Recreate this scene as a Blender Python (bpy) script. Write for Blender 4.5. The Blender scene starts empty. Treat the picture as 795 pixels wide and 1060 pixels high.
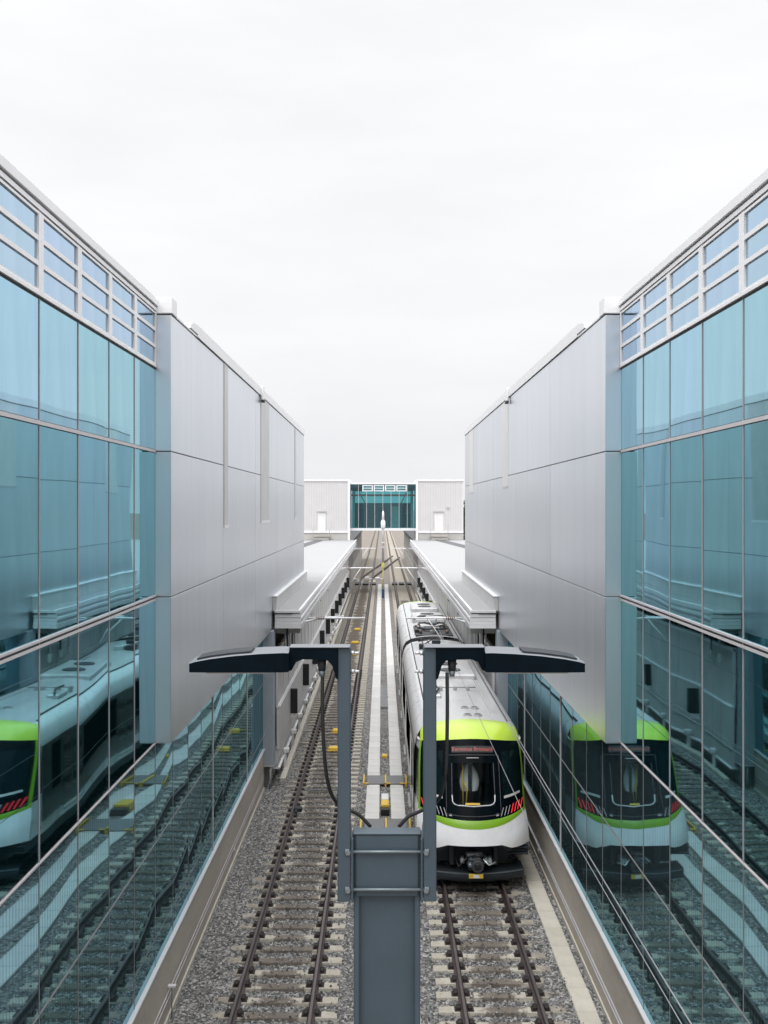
import bpy, math, random
import numpy as np
from mathutils import Vector, Matrix

random.seed(7)
rng = np.random.default_rng(7)
scene = bpy.context.scene
COL = scene.collection
R = math.radians

# ------------------------------------------------------------------ materials
def new_mat(name):
    m = bpy.data.materials.new(name)
    m.use_nodes = True
    nt = m.node_tree
    nt.nodes.clear()
    return m, nt, nt.nodes, nt.links


def out(nt, sock):
    o = nt.nodes.new('ShaderNodeOutputMaterial')
    nt.links.new(sock, o.inputs['Surface'])


def ramp(nt, fac, stops):
    r = nt.nodes.new('ShaderNodeValToRGB')
    els = r.color_ramp.elements
    while len(els) > 1:
        els.remove(els[-1])
    els[0].position = stops[0][0]
    els[0].color = (*stops[0][1], 1)
    for p, c in stops[1:]:
        e = els.new(p)
        e.color = (*c, 1)
    nt.links.new(fac, r.inputs[0])
    return r.outputs[0]


def coords(nt, scale=(1, 1, 1), kind='Object'):
    t = nt.nodes.new('ShaderNodeTexCoord')
    mp = nt.nodes.new('ShaderNodeMapping')
    mp.inputs['Scale'].default_value = scale
    nt.links.new(t.outputs[kind], mp.inputs[0])
    return mp.outputs[0]


def noise(nt, vec, scale, detail=4, rough=.6):
    n = nt.nodes.new('ShaderNodeTexNoise')
    n.inputs['Scale'].default_value = scale
    n.inputs['Detail'].default_value = detail
    n.inputs['Roughness'].default_value = rough
    nt.links.new(vec, n.inputs['Vector'])
    return n.outputs['Fac']


def mixc(nt, fac, a, b, mode='MIX'):
    m = nt.nodes.new('ShaderNodeMix')
    m.data_type = 'RGBA'
    m.blend_type = mode
    for sock, v in ((m.inputs[0], fac), (m.inputs[6], a), (m.inputs[7], b)):
        if hasattr(v, 'links'):
            nt.links.new(v, sock)
        elif isinstance(v, tuple):
            sock.default_value = (*v, 1)
        else:
            sock.default_value = v
    return m.outputs[2]


def math_n(nt, op, a, b=None, c=None):
    m = nt.nodes.new('ShaderNodeMath')
    m.operation = op
    for i, v in enumerate((a, b, c)):
        if v is None:
            continue
        if hasattr(v, 'links'):
            nt.links.new(v, m.inputs[i])
        else:
            m.inputs[i].default_value = v
    return m.outputs[0]


def surf(name, base, rough=.6, metal=0., var=.15, scale=3., bump=0., bscale=40., stretch=(1, 1, 1), coat=0., rand=0., spec=.5):
    """weathered surface: base colour broken up by two noises, rough variation, optional bump"""
    m, nt, N, L = new_mat(name)
    p = N.new('ShaderNodeBsdfPrincipled')
    v = coords(nt, stretch)
    n1 = noise(nt, v, scale, 6, .65)
    n2 = noise(nt, v, scale * 11, 3, .6)
    s = math_n(nt, 'ADD', math_n(nt, 'MULTIPLY', n1, .7), math_n(nt, 'MULTIPLY', n2, .3))
    lo = tuple(c * (1 - var) for c in base)
    hi = tuple(min(1, c * (1 + var)) for c in base)
    c = ramp(nt, s, [(.32, lo), (.68, hi)])
    if rand:
        oi = N.new('ShaderNodeObjectInfo')
        k = math_n(nt, 'MULTIPLY_ADD', oi.outputs['Random'], 2 * rand, 1 - rand)
        h = N.new('ShaderNodeHueSaturation')
        L.new(c, h.inputs['Color'])
        L.new(k, h.inputs['Value'])
        c = h.outputs[0]
    L.new(c, p.inputs['Base Color'])
    rr = math_n(nt, 'MULTIPLY_ADD', n1, .24 * rough, rough * .88)
    L.new(rr, p.inputs['Roughness'])
    p.inputs['Metallic'].default_value = metal
    p.inputs['Coat Weight'].default_value = coat
    p.inputs['Coat Roughness'].default_value = .05
    p.inputs['Specular IOR Level'].default_value = spec
    if bump:
        b = N.new('ShaderNodeBump')
        b.inputs['Strength'].default_value = 1
        b.inputs['Distance'].default_value = bump
        L.new(noise(nt, v, bscale, 4, .6), b.inputs['Height'])
        L.new(b.outputs[0], p.inputs['Normal'])
    out(nt, p.outputs[0])
    return m


def glass_mat(name, tint, graze, base, refl=.85, frit=False, rand=.10, grad=None):
    """coated facade glass: tinted mirror over a dark spandrel, per-pane tone, optional fritted lines"""
    m, nt, N, L = new_mat(name)
    lw = N.new('ShaderNodeLayerWeight')
    lw.inputs['Blend'].default_value = .25
    oi = N.new('ShaderNodeObjectInfo')
    k = math_n(nt, 'MULTIPLY_ADD', oi.outputs['Random'], 2 * rand, 1 - rand)
    c = mixc(nt, math_n(nt, 'POWER', lw.outputs['Facing'], 9.), tint, graze)
    h = N.new('ShaderNodeHueSaturation')
    L.new(c, h.inputs['Color'])
    L.new(k, h.inputs['Value'])
    L.new(math_n(nt, 'MULTIPLY_ADD', oi.outputs['Random'], .026, .492), h.inputs['Hue'])
    g = N.new('ShaderNodeBsdfGlossy')
    g.inputs['Roughness'].default_value = .02
    dv = coords(nt, (1, 2.2, .35))
    dn = noise(nt, dv, 1.3, 4, .6)
    hc = mixc(nt, 1., h.outputs[0], ramp(nt, dn, [(.3, (.88, .90, .91)), (.7, (1., 1., 1.))]), 'MULTIPLY')
    L.new(hc, g.inputs['Color'])
    d = N.new('ShaderNodeBsdfDiffuse')
    d.inputs['Color'].default_value = (*base, 1)
    mx = N.new('ShaderNodeMixShader')
    mx.inputs[0].default_value = refl
    L.new(d.outputs[0], mx.inputs[1])
    L.new(g.outputs[0], mx.inputs[2])
    res = mx.outputs[0]
    if frit:
        t = N.new('ShaderNodeTexCoord')
        sx = N.new('ShaderNodeSeparateXYZ')
        L.new(t.outputs['Object'], sx.inputs[0])
        w = math_n(nt, 'FRACT', math_n(nt, 'MULTIPLY', sx.outputs['Y'], 1 / .1))
        line = math_n(nt, 'MULTIPLY', math_n(nt, 'LESS_THAN', w, .34), .20)
        d2 = N.new('ShaderNodeBsdfDiffuse')
        d2.inputs['Color'].default_value = (.24, .34, .38, 1)
        m2 = N.new('ShaderNodeMixShader')
        L.new(line, m2.inputs[0])
        L.new(res, m2.inputs[1])
        L.new(d2.outputs[0], m2.inputs[2])
        res = m2.outputs[0]
    out(nt, res)
    return m


def metal_panel_mat():
    m, nt, N, L = new_mat('satin_aluminium_cladding')
    p = N.new('ShaderNodeBsdfPrincipled')
    v = coords(nt, (.05, .9, .05))
    n1 = noise(nt, v, 3.2, 5, .7)
    v2 = coords(nt, (.3, .3, .3))
    n2 = noise(nt, v2, 1.2, 3, .5)
    oi = N.new('ShaderNodeObjectInfo')
    c = ramp(nt, n1, [(.3, (.655, .69, .735)), (.7, (.725, .755, .795))])
    h = N.new('ShaderNodeHueSaturation')
    L.new(c, h.inputs['Color'])
    L.new(math_n(nt, 'MULTIPLY_ADD', oi.outputs['Random'], .10, .95), h.inputs['Value'])
    L.new(h.outputs[0], p.inputs['Base Color'])
    p.inputs['Metallic'].default_value = .92
    L.new(math_n(nt, 'MULTIPLY_ADD', n1, .03, math_n(nt, 'MULTIPLY_ADD', n2, .10, .25)), p.inputs['Roughness'])
    b = N.new('ShaderNodeBump')
    b.inputs['Distance'].default_value = .0012
    L.new(noise(nt, coords(nt, (.2, 1.6, .12)), 1.4, 2, .4), b.inputs['Height'])
    L.new(b.outputs[0], p.inputs['Normal'])
    out(nt, p.outputs[0])
    return m


def ballast_mat():
    m, nt, N, L = new_mat('grey_ballast')
    p = N.new('ShaderNodeBsdfPrincipled')
    v = coords(nt)
    vo = N.new('ShaderNodeTexVoronoi')
    vo.inputs['Scale'].default_value = 23
    L.new(v, vo.inputs['Vector'])
    sx = N.new('ShaderNodeSeparateColor')
    L.new(vo.outputs['Color'], sx.inputs[0])
    c = ramp(nt, sx.outputs[0], [(0, (.055, .055, .055)), (.28, (.115, .114, .113)), (.6, (.22, .217, .213)), (.85, (.37, .363, .352)), (1, (.56, .55, .53))])
    big = noise(nt, v, .6, 4, .6)
    c = mixc(nt, 1., c, ramp(nt, big, [(.35, (.88, .87, .86)), (.7, (1.0, 1.0, 1.0))]), 'MULTIPLY')
    # brake dust browns the bed far down the line
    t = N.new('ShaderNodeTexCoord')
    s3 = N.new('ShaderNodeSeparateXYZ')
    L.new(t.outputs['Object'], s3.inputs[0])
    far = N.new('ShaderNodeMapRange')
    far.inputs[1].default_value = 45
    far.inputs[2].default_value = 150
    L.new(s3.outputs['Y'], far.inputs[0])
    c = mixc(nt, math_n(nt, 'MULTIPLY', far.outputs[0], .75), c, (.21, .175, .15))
    L.new(c, p.inputs['Base Color'])
    p.inputs['Roughness'].default_value = .9
    b = N.new('ShaderNodeBump')
    b.inputs['Distance'].default_value = .02
    L.new(vo.outputs['Distance'], b.inputs['Height'])
    b.invert = True
    L.new(b.outputs[0], p.inputs['Normal'])
    out(nt, p.outputs[0])
    return m


def sleeper_mat():
    m, nt, N, L = new_mat('dusty_sleeper_concrete')
    p = N.new('ShaderNodeBsdfPrincipled')
    t = N.new('ShaderNodeTexCoord')
    s = N.new('ShaderNodeSeparateXYZ')
    L.new(t.outputs['Object'], s.inputs[0])
    oi = N.new('ShaderNodeObjectInfo')
    vadd = N.new('ShaderNodeVectorMath')
    vadd.operation = 'ADD'
    L.new(t.outputs['Object'], vadd.inputs[0])
    cm = N.new('ShaderNodeCombineXYZ')
    L.new(math_n(nt, 'MULTIPLY', oi.outputs['Random'], 50.), cm.inputs[1])
    L.new(cm.outputs[0], vadd.inputs[1])
    n1 = noise(nt, vadd.outputs[0], 4.5, 4, .7)
    outer = math_n(nt, 'MULTIPLY', math_n(nt, 'LESS_THAN', s.outputs['X'], -.85), math_n(nt, 'MULTIPLY_ADD', n1, 1.6, -.25))
    ax = math_n(nt, 'ABSOLUTE', s.outputs['X'])
    e = math_n(nt, 'ADD', math_n(nt, 'ADD', ax, math_n(nt, 'MULTIPLY_ADD', n1, .9, -.45)), math_n(nt, 'MULTIPLY_ADD', oi.outputs['Random'], .26, -.13))
    c = ramp(nt, e, [(.0, (.19, .165, .14)), (.40, (.23, .20, .17)), (.50, (.56, .525, .455)), (.92, (.60, .565, .49)), (1.0, (.54, .50, .43))])
    oc = N.new('ShaderNodeClamp')
    L.new(outer, oc.inputs[0])
    c = mixc(nt, oc.outputs[0], c, (.22, .195, .165))
    n2 = noise(nt, vadd.outputs[0], 22, 3, .6)
    c = mixc(nt, 1., c, ramp(nt, n2, [(.3, (.72, .70, .67)), (.62, (1., 1., 1.))]), 'MULTIPLY')
    L.new(c, p.inputs['Base Color'])
    p.inputs['Roughness'].default_value = .85
    out(nt, p.outputs[0])
    return m


def emit_mat(name, col, strength):
    m, nt, N, L = new_mat(name)
    p = N.new('ShaderNodeBsdfPrincipled')
    p.inputs['Base Color'].default_value = (*col, 1)
    p.inputs['Emission Color'].default_value = (*col, 1)
    p.inputs['Emission Strength'].default_value = strength
    p.inputs['Roughness'].default_value = .3
    out(nt, p.outputs[0])
    return m


def clear_glass():
    m, nt, N, L = new_mat('cab_window_glass')
    g = N.new('ShaderNodeBsdfGlossy')
    g.inputs['Roughness'].default_value = .02
    g.inputs['Color'].default_value = (.8, .85, .9, 1)
    t = N.new('ShaderNodeBsdfTransparent')
    t.inputs['Color'].default_value = (.78, .84, .84, 1)
    f = N.new('ShaderNodeFresnel')
    f.inputs['IOR'].default_value = 1.22
    mx = N.new('ShaderNodeMixShader')
    L.new(f.outputs[0], mx.inputs[0])
    L.new(t.outputs[0], mx.inputs[1])
    L.new(g.outputs[0], mx.inputs[2])
    out(nt, mx.outputs[0])
    return m


M = {}
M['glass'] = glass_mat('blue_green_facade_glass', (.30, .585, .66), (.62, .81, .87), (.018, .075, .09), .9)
M['glass_sky'] = glass_mat('sky_reflection_facade_glass', (.46, .73, .84), (.72, .88, .95), (.02, .07, .09), .9, rand=.06)  # same facade glass, with a brighter sky reflection put into its tint
M['glass_low'] = glass_mat('fritted_green_facade_glass', (.32, .57, .635), (.62, .78, .84), (.045, .095, .11), .86, frit=True)
M['glass_top'] = glass_mat('clear_blue_clerestory_glass', (.58, .76, .91), (.75, .86, .94), (.15, .22, .3), .85, rand=.04)
M['glass_far'] = glass_mat('green_bridge_glass', (.28, .50, .54), (.4, .6, .65), (.03, .13, .15), .55)
M['cladding'] = metal_panel_mat()
M['trim'] = surf('pale_aluminium_trim', (.88, .88, .90), .4, 0., .05, 2.)
M['mullion'] = surf('grey_anodised_mullion', (.62, .60, .62), .5, .0, .08, 4.)
M['dark_gap'] = surf('shadow_gasket', (.045, .05, .055), .7, 0, .2, 4.)
M['white_wall'] = surf('white_painted_panel', (.80, .79, .79), .55, 0, .06, 1.4)
M['roof_white'] = surf('white_roof_membrane', (.345, .345, .35), .7, 0, .05, .5, bump=.004, bscale=2.)
M['ribbed'] = surf('pale_ribbed_panel', (.69, .672, .675), .6, 0, .05, 1.)
M['concrete'] = surf('weathered_wall_concrete', (.50, .455, .40), .8, 0, .17, .9, bump=.004, bscale=30., stretch=(1, .5, 1.4))
M['cap'] = surf('bright_metal_flashing', (.72, .73, .75), .4, .1, .06, 5.)
M['grey_metal'] = surf('blue_grey_column_paint', (.42, .47, .52), .45, .3, .08, 1.5)
M['psd'] = surf('light_grey_platform_screen', (.63, .63, .63), .5, .1, .09, 1.2)
M['black'] = surf('black_opening', (.012, .013, .015), .5, 0, .3, 3.)
M['platform'] = surf('platform_concrete', (.42, .40, .37), .8, 0, .15, 1.)
M['interior'] = surf('beige_interior_wall', (.50, .49, .47), .7, 0, .12, 1.)
M['rail'] = surf('rusty_rail_steel', (.060, .042, .040), .55, .35, .3, 6., stretch=(1, .15, 1))
M['rail_top'] = surf('worn_rail_head', (.11, .085, .085), .4, .3, .2, 3., stretch=(1, .1, 1))
M['clip'] = surf('dark_rail_fastener', (.034, .026, .024), .7, .2, .3, 20.)
M['sleeper'] = sleeper_mat()
M['ballast'] = ballast_mat()
M['cover'] = surf('pale_cover_concrete', (.66, .65, .63), .8, 0, .10, 2.5, bump=.002, bscale=60., rand=.06)
M['cover_beige'] = surf('beige_cover_concrete', (.56, .53, .46), .8, 0, .12, 2.5, bump=.002, bscale=60., rand=.07)
M['grey_mat'] = surf('grey_crossing_slab', (.22, .22, .225), .8, 0, .12, 6.)
M['yellow'] = surf('safety_yellow_paint', (.80, .53, .06), .5, 0, .12, 8.)
M['post'] = surf('slate_blue_post_paint', (.048, .072, .092), .5, .1, .09, 3., bump=.0004, bscale=160.)
M['post_dark'] = surf('slate_bolt_steel', (.16, .19, .21), .4, .5, .15, 20.)
M['lamp_black'] = surf('black_lamp_housing', (.003, .007, .011), .7, .0, .2, 8., spec=.04)
M['lamp_top'] = surf('grey_lamp_top', (.17, .182, .20), .45, .2, .08, 8.)
M['rubber'] = surf('black_rubber', (.014, .015, .017), .55, 0, .2, 20.)
M['galv'] = surf('galvanised_steel', (.58, .59, .60), .4, .7, .15, 14.)
M['train_white'] = surf('train_white_paint', (.86, .865, .875), .28, 0, .07, 1.0, coat=.4)
M['train_roof'] = surf('dirty_train_roof', (.54, .54, .545), .38, .1, .17, 1.5, stretch=(1.6, .3, 1), coat=.15)
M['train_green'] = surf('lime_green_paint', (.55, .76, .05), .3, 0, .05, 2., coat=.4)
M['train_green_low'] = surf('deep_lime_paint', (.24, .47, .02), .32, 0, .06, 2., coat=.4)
M['mask'] = surf('black_glossy_mask', (.002, .004, .006), .16, 0, .2, 3., coat=.0, spec=.13)
M['train_glass'] = surf('dark_train_glass', (.004, .011, .013), .06, 0, .2, 2., coat=.0, spec=.3)
M['train_side'] = surf('black_gloss_side_panel', (.012, .016, .018), .14, 0, .2, 2., spec=.25)
M['under'] = surf('dark_running_gear', (.022, .028, .034), .55, .2, .35, 5.)
M['train_grey'] = surf('grey_roof_equipment', (.40, .40, .40), .55, .1, .15, 4.)
M['train_seam'] = surf('dark_seal', (.05, .05, .055), .6, 0, .2, 6.)
M['red'] = emit_mat('red_tail_light', (.80, .03, .035), .75)
M['red_text'] = emit_mat('red_display_text', (.42, .11, .09), .22)
M['cab_glass'] = clear_glass()


def tinted_see_through():
    m, nt, N, L = new_mat('tinted_bridge_glass')
    g = N.new('ShaderNodeBsdfGlossy')
    g.inputs['Roughness'].default_value = .03
    g.inputs['Color'].default_value = (.30, .55, .60, 1)
    t = N.new('ShaderNodeBsdfTransparent')
    t.inputs['Color'].default_value = (.30, .66, .68, 1)
    mx = N.new('ShaderNodeMixShader')
    mx.inputs[0].default_value = .20
    L.new(t.outputs[0], mx.inputs[1])
    L.new(g.outputs[0], mx.inputs[2])
    out(nt, mx.outputs[0])
    return m


M['bridge_glass'] = tinted_see_through()
M['seat'] = surf('white_seat_shell', (.70, .70, .70), .4, 0, .1, 6.)
M['mast_blue'] = surf('blue_mast_base', (.03, .07, .16), .5, 0, .15, 6.)
M['insulator'] = surf('brown_insulator', (.20, .13, .10), .35, 0, .15, 8.)
M['wire'] = surf('grey_wire', (.30, .30, .31), .5, .5, .1, 8.)
M['dark_wire'] = surf('dark_wire', (.07, .07, .075), .5, .3, .1, 8.)
M['soil'] = surf('dry_beige_soil', (.20, .175, .15), .95, 0, .25, .25)
M['pale_yellow'] = surf('pale_yellow_paint', (.62, .60, .12), .5, 0, .1, 6.)
M['dark_mat'] = surf('dark_roof_walkway', (.11, .11, .12), .85, 0, .15, 2.)
M['leaf'] = surf('dark_leaf', (.03, .045, .028), .7, 0, .5, 2., rand=.2)
M['bark'] = surf('brown_bark', (.11, .085, .06), .9, 0, .3, 5.)
M['mullion_low'] = surf('thin_grey_joint', (.26, .265, .275), .5, 0, .1, 5.)
M['mullion_mid'] = surf('mid_grey_joint', (.40, .395, .42), .5, 0, .1, 5.)
M['led'] = surf('lamp_lens', (.5, .5, .5), .2, 0, .05, 9.)


# ------------------------------------------------------------------ mesh builder
class MB:
    def __init__(self):
        self.v, self.f, self.m, self.mats, self.sm = [], [], [], [], []

    def mi(self, mat):
        mat = M[mat]
        if mat not in self.mats:
            self.mats.append(mat)
        return self.mats.index(mat)

    def poly(self, pts, mat, smooth=False):
        b = len(self.v)
        self.v += [tuple(p) for p in pts]
        self.f.append(tuple(range(b, b + len(pts))))
        self.m.append(self.mi(mat))
        self.sm.append(smooth)

    def box(self, x0, x1, y0, y1, z0, z1, mat, bev=0., T=None):
        x0, x1 = min(x0, x1), max(x0, x1)
        y0, y1 = min(y0, y1), max(y0, y1)
        z0, z1 = min(z0, z1), max(z0, z1)
        b = len(self.v)
        i = self.mi(mat)
        if bev <= 0:
            vs = [(x, y, z) for z in (z0, z1) for y in (y0, y1) for x in (x0, x1)]
            fs = [(0, 2, 3, 1), (4, 5, 7, 6), (0, 1, 5, 4), (2, 6, 7, 3), (0, 4, 6, 2), (1, 3, 7, 5)]
        else:
            bev = min(bev, (x1 - x0) * .45, (y1 - y0) * .45, (z1 - z0) * .45)
            vs, fs = [], []
            idx = {}
            for cx in (0, 1):
                for cy in (0, 1):
                    for cz in (0, 1):
                        X, Y, Z = (x0, x1)[cx], (y0, y1)[cy], (z0, z1)[cz]
                        dx, dy, dz = (bev, -bev)[cx], (bev, -bev)[cy], (bev, -bev)[cz]
                        for a, p in enumerate(((X, Y + dy, Z + dz), (X + dx, Y, Z + dz), (X + dx, Y + dy, Z))):
                            idx[(cx, cy, cz, a)] = len(vs)
                            vs.append(p)
            def q(keys):
                fs.append(tuple(idx[k] for k in keys))
            for c in (0, 1):
                q([(c, 0, 0, 0), (c, 1, 0, 0), (c, 1, 1, 0), (c, 0, 1, 0)][::(1 if c else -1)])
                q([(0, c, 0, 1), (0, c, 1, 1), (1, c, 1, 1), (1, c, 0, 1)][::(1 if c else -1)])
                q([(0, 0, c, 2), (1, 0, c, 2), (1, 1, c, 2), (0, 1, c, 2)][::(1 if c else -1)])
            for c in (0, 1):
                for d in (0, 1):
                    q([(c, d, 0, 0), (c, d, 1, 0), (c, d, 1, 1), (c, d, 0, 1)])
                    q([(c, 0, d, 0), (c, 1, d, 0), (c, 1, d, 2), (c, 0, d, 2)])
                    q([(0, c, d, 1), (1, c, d, 1), (1, c, d, 2), (0, c, d, 2)])
            for cx in (0, 1):
                for cy in (0, 1):
                    for cz in (0, 1):
                        q([(cx, cy, cz, a) for a in range(3)])
        if T is not None:
            vs = [tuple(T @ Vector(p)) for p in vs]
        self.v += vs
        for f in fs:
            self.f.append(tuple(b + k for k in f))
            self.m.append(i)
            self.sm.append(False)
        return self

    def tube(self, pts, r, mat, n=8, caps=True, smooth=True):
        pts = [Vector(p) for p in pts]
        rs = r if isinstance(r, (list, tuple)) else [r] * len(pts)
        b = len(self.v)
        i = self.mi(mat)
        for k, p in enumerate(pts):
            d = (pts[min(k + 1, len(pts) - 1)] - pts[max(k - 1, 0)]).normalized()
            up = Vector((0, 0, 1)) if abs(d.z) < .95 else Vector((1, 0, 0))
            a = d.cross(up).normalized()
            c = a.cross(d).normalized()
            for j in range(n):
                t = 2 * math.pi * j / n
                self.v.append(tuple(p + (a * math.cos(t) + c * math.sin(t)) * rs[k]))
        for k in range(len(pts) - 1):
            for j in range(n):
                q = (b + k * n + j, b + k * n + (j + 1) % n, b + (k + 1) * n + (j + 1) % n, b + (k + 1) * n + j)
                self.f.append(q)
                self.m.append(i)
                self.sm.append(smooth)
        if caps:
            self.f.append(tuple(b + j for j in range(n))[::-1])
            self.f.append(tuple(b + (len(pts) - 1) * n + j for j in range(n)))
            self.m += [i, i]
            self.sm += [False, False]
        return self

    def prism(self, prof, y0, y1, mat, axis='Y'):
        """closed profile [(a, z)] extruded along Y (a = x) or X (a = y)"""
        n = len(prof)
        b = len(self.v)
        i = self.mi(mat)
        for y in (y0, y1):
            for a, z in prof:
                self.v.append((a, y, z) if axis == 'Y' else (y, a, z))
        for k in range(n):
            self.f.append((b + k, b + (k + 1) % n, b + n + (k + 1) % n, b + n + k))
        self.f.append(tuple(b + k for k in range(n))[::-1])
        self.f.append(tuple(b + n + k for k in range(n)))
        self.m += [i] * (n + 2)
        self.sm += [False] * (n + 2)
        return self

    def grid(self, P, mat, smooth=True, skip=None, matf=None):
        """P[row][col] points"""
        b = len(self.v)
        nr, nc = len(P), len(P[0])
        for row in P:
            self.v += [tuple(p) for p in row]
        for r in range(nr - 1):
            for c in range(nc - 1):
                if skip and skip(r, c):
                    continue
                self.f.append((b + r * nc + c, b + r * nc + c + 1, b + (r + 1) * nc + c + 1, b + (r + 1) * nc + c))
                self.m.append(self.mi(matf(r, c) if matf else mat))
                self.sm.append(smooth)
        return self

    def build(self, name, parent=None, fix=True):
        me = bpy.data.meshes.new(name)
        me.from_pydata(self.v, [], self.f)
        for mt in self.mats:
            me.materials.append(mt)
        me.polygons.foreach_set('material_index', self.m)
        me.polygons.foreach_set('use_smooth', self.sm)
        me.validate()
        if fix:
            import bmesh
            bm = bmesh.new()
            bm.from_mesh(me)
            bmesh.ops.delete(bm, geom=[v for v in bm.verts if not v.link_faces], context='VERTS')
            bmesh.ops.recalc_face_normals(bm, faces=bm.faces)
            bm.to_mesh(me)
            bm.free()
        o = bpy.data.objects.new(name, me)
        COL.objects.link(o)
        if parent:
            o.parent = parent
        return o


def box_part(name, parent, *a, **k):
    return MB().box(*a, **k).build(name, parent)


def tag(o, label=None, cat=None, group=None, kind=None):
    if label:
        o['label'] = label
    if cat:
        o['category'] = cat
    if group:
        o['group'] = group
    if kind:
        o['kind'] = kind
    return o


def empty(name, label, cat, group=None):
    o = bpy.data.objects.new(name, None)
    COL.objects.link(o)
    return tag(o, label, cat, group)


def copy_thing(o, loc, kids=True):
    c = o.copy()
    COL.objects.link(c)
    c.location = loc
    if kids:
        for ch in o.children:
            d = ch.copy()
            COL.objects.link(d)
            d.parent = c
    return c


# ------------------------------------------------------------------ layout numbers
CX, CZ = -.11, 9.70           # camera
GR = -.24                     # ballast level (rail head = 0)
TR = 2.24                     # track centres at +-TR
XG = 4.30                     # glass plane
XM = 4.01                     # metal plane
YC = 18.9                     # corner of glass hall and metal box
YE = 51.0                     # end of metal box
YP = 36.3                     # start of the platform / end of the lower glass
YS = 116.0                    # station bridge at the end of the line

# ------------------------------------------------------------------ ground
def ground():
    mb = MB()
    mb.poly([(-400, -60, -.34), (400, -60, -.34), (400, 3000, -.34), (-400, 3000, -.34)], 'soil')
    tag(mb.build('ground'), kind='structure')
    # ballast bed: real stones near the camera
    x0, x1, y0, y1, st = -4.32, 4.32, 9.5, 46.0, .042
    nx, ny = int((x1 - x0) / st), int((y1 - y0) / st)
    xs = np.linspace(x0, x1, nx)
    ys = np.linspace(y0, y1, ny)
    X, Y = np.meshgrid(xs, ys)
    Z = GR + rng.normal(0, .015, X.shape)
    for sx in (-TR, TR):                      # cribs a little lower, shoulders a little higher
        Z -= .012 * (np.abs(X - sx) < .7)
        o_ = (X - sx) * np.sign(sx)
        Z += (.052 + .03 * np.sin(Y * 2.3 + sx) * np.sin(Y * 5.1)) * ((o_ > .98) & (o_ < 1.5)) + .012 * ((o_ > -1.2) & (o_ < -.85))
    Z += .02 * np.sin(X * 1.7 + 1.) * np.sin(Y * .7) * .5
    Xj = X + rng.normal(0, .010, X.shape)
    Yj = Y + rng.normal(0, .010, X.shape)
    vs = np.stack([Xj, Yj, Z], -1).reshape(-1, 3)
    idx = np.arange(nx * ny).reshape(ny, nx)
    f = np.stack([idx[:-1, :-1], idx[:-1, 1:], idx[1:, 1:], idx[1:, :-1]], -1).reshape(-1, 4)
    me = bpy.data.meshes.new('ballast')
    me.vertices.add(len(vs))
    me.vertices.foreach_set('co', vs.ravel())
    me.loops.add(f.size)
    me.loops.foreach_set('vertex_index', f.ravel().astype(np.int32))
    me.polygons.add(len(f))
    me.polygons.foreach_set('loop_start', np.arange(0, f.size, 4, dtype=np.int32))
    me.polygons.foreach_set('loop_total', np.full(len(f), 4, dtype=np.int32))
    me.update(calc_edges=True)
    me.materials.append(M['ballast'])
    o = bpy.data.objects.new('gravel', me)
    COL.objects.link(o)
    tag(o, kind='stuff')
    o['label'] = 'grey crushed stone ballast under and between the two tracks'
    far = MB()
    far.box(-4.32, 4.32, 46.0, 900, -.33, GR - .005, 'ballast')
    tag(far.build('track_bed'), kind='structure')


ground()


def loose_stones():
    mb = MB()
    for _ in range(3600):
        y = 15 + 32 * random.random() ** 1.3
        tx = random.choice((-TR, TR))
        x = tx + random.choice((random.uniform(-.6, .6), random.uniform(-1.4, 1.4), random.uniform(-.6, .6)))
        if tx > 0 and y > 27.5:
            continue
        if abs(abs(x - tx) - .7525) < .17:
            continue
        r = random.uniform(.018, .036)
        z = -.175 + r * .35
        vs = []
        for k in range(5):
            a = k * 1.2566 + random.uniform(-.4, .4)
            vs.append((x + math.cos(a) * r, y + math.sin(a) * r, z + random.uniform(-.3, .3) * r))
        top = (x + random.uniform(-.4, .4) * r, y + random.uniform(-.4, .4) * r, z + r * random.uniform(.6, 1.))
        bot = (x, y, z - r * .6)
        for k in range(5):
            mb.poly([vs[k], vs[(k + 1) % 5], top], 'ballast')
            mb.poly([vs[(k + 1) % 5], vs[k], bot], 'ballast')
    o = mb.build('loose_gravel', fix=False)
    tag(o, 'loose stones scattered on the sleepers', None, None, 'stuff')


loose_stones()

# ------------------------------------------------------------------ tracks
def rail(xc, name_label):
    # flat-bottom rail, head on z = 0
    prof = [(-.075, -.172), (.075, -.172), (.075, -.155), (.012, -.135), (.012, -.045), (.036, -.035), (.036, -.006),
            (.028, 0), (-.028, 0), (-.036, -.006), (-.036, -.035), (-.012, -.045), (-.012, -.135), (-.075, -.155)]
    mb = MB()
    ycuts = [7.0, 600.0]
    mb.prism([(xc + a, z) for a, z in prof], ycuts[0], ycuts[1], 'rail')
    mb.poly([(xc - .024, 7, .0015), (xc + .024, 7, .0015), (xc + .024, 600, .0015), (xc - .024, 600, .0015)], 'rail_top')
    for sx in (-1, 1):       # rust-stained fastenings read as a dark line far away
        mb.poly([(xc + sx * .076, 62, -.150), (xc + sx * .150, 62, -.150), (xc + sx * .150, 600, -.150), (xc + sx * .076, 600, -.150)], 'clip')
    o = mb.build('rail')
    return tag(o, name_label, 'rail', 'running rails')


rail(-TR - .7525, 'brown steel rail of the empty track, the one nearer the concrete wall')
rail(-TR + .7525, 'brown steel rail of the empty track, the one nearer the white cable covers')
rail(TR - .7525, 'brown steel rail under the train, the one nearer the white cable covers')
rail(TR + .7525, 'brown steel rail under the train, the one nearer the beige trough slabs')


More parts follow.
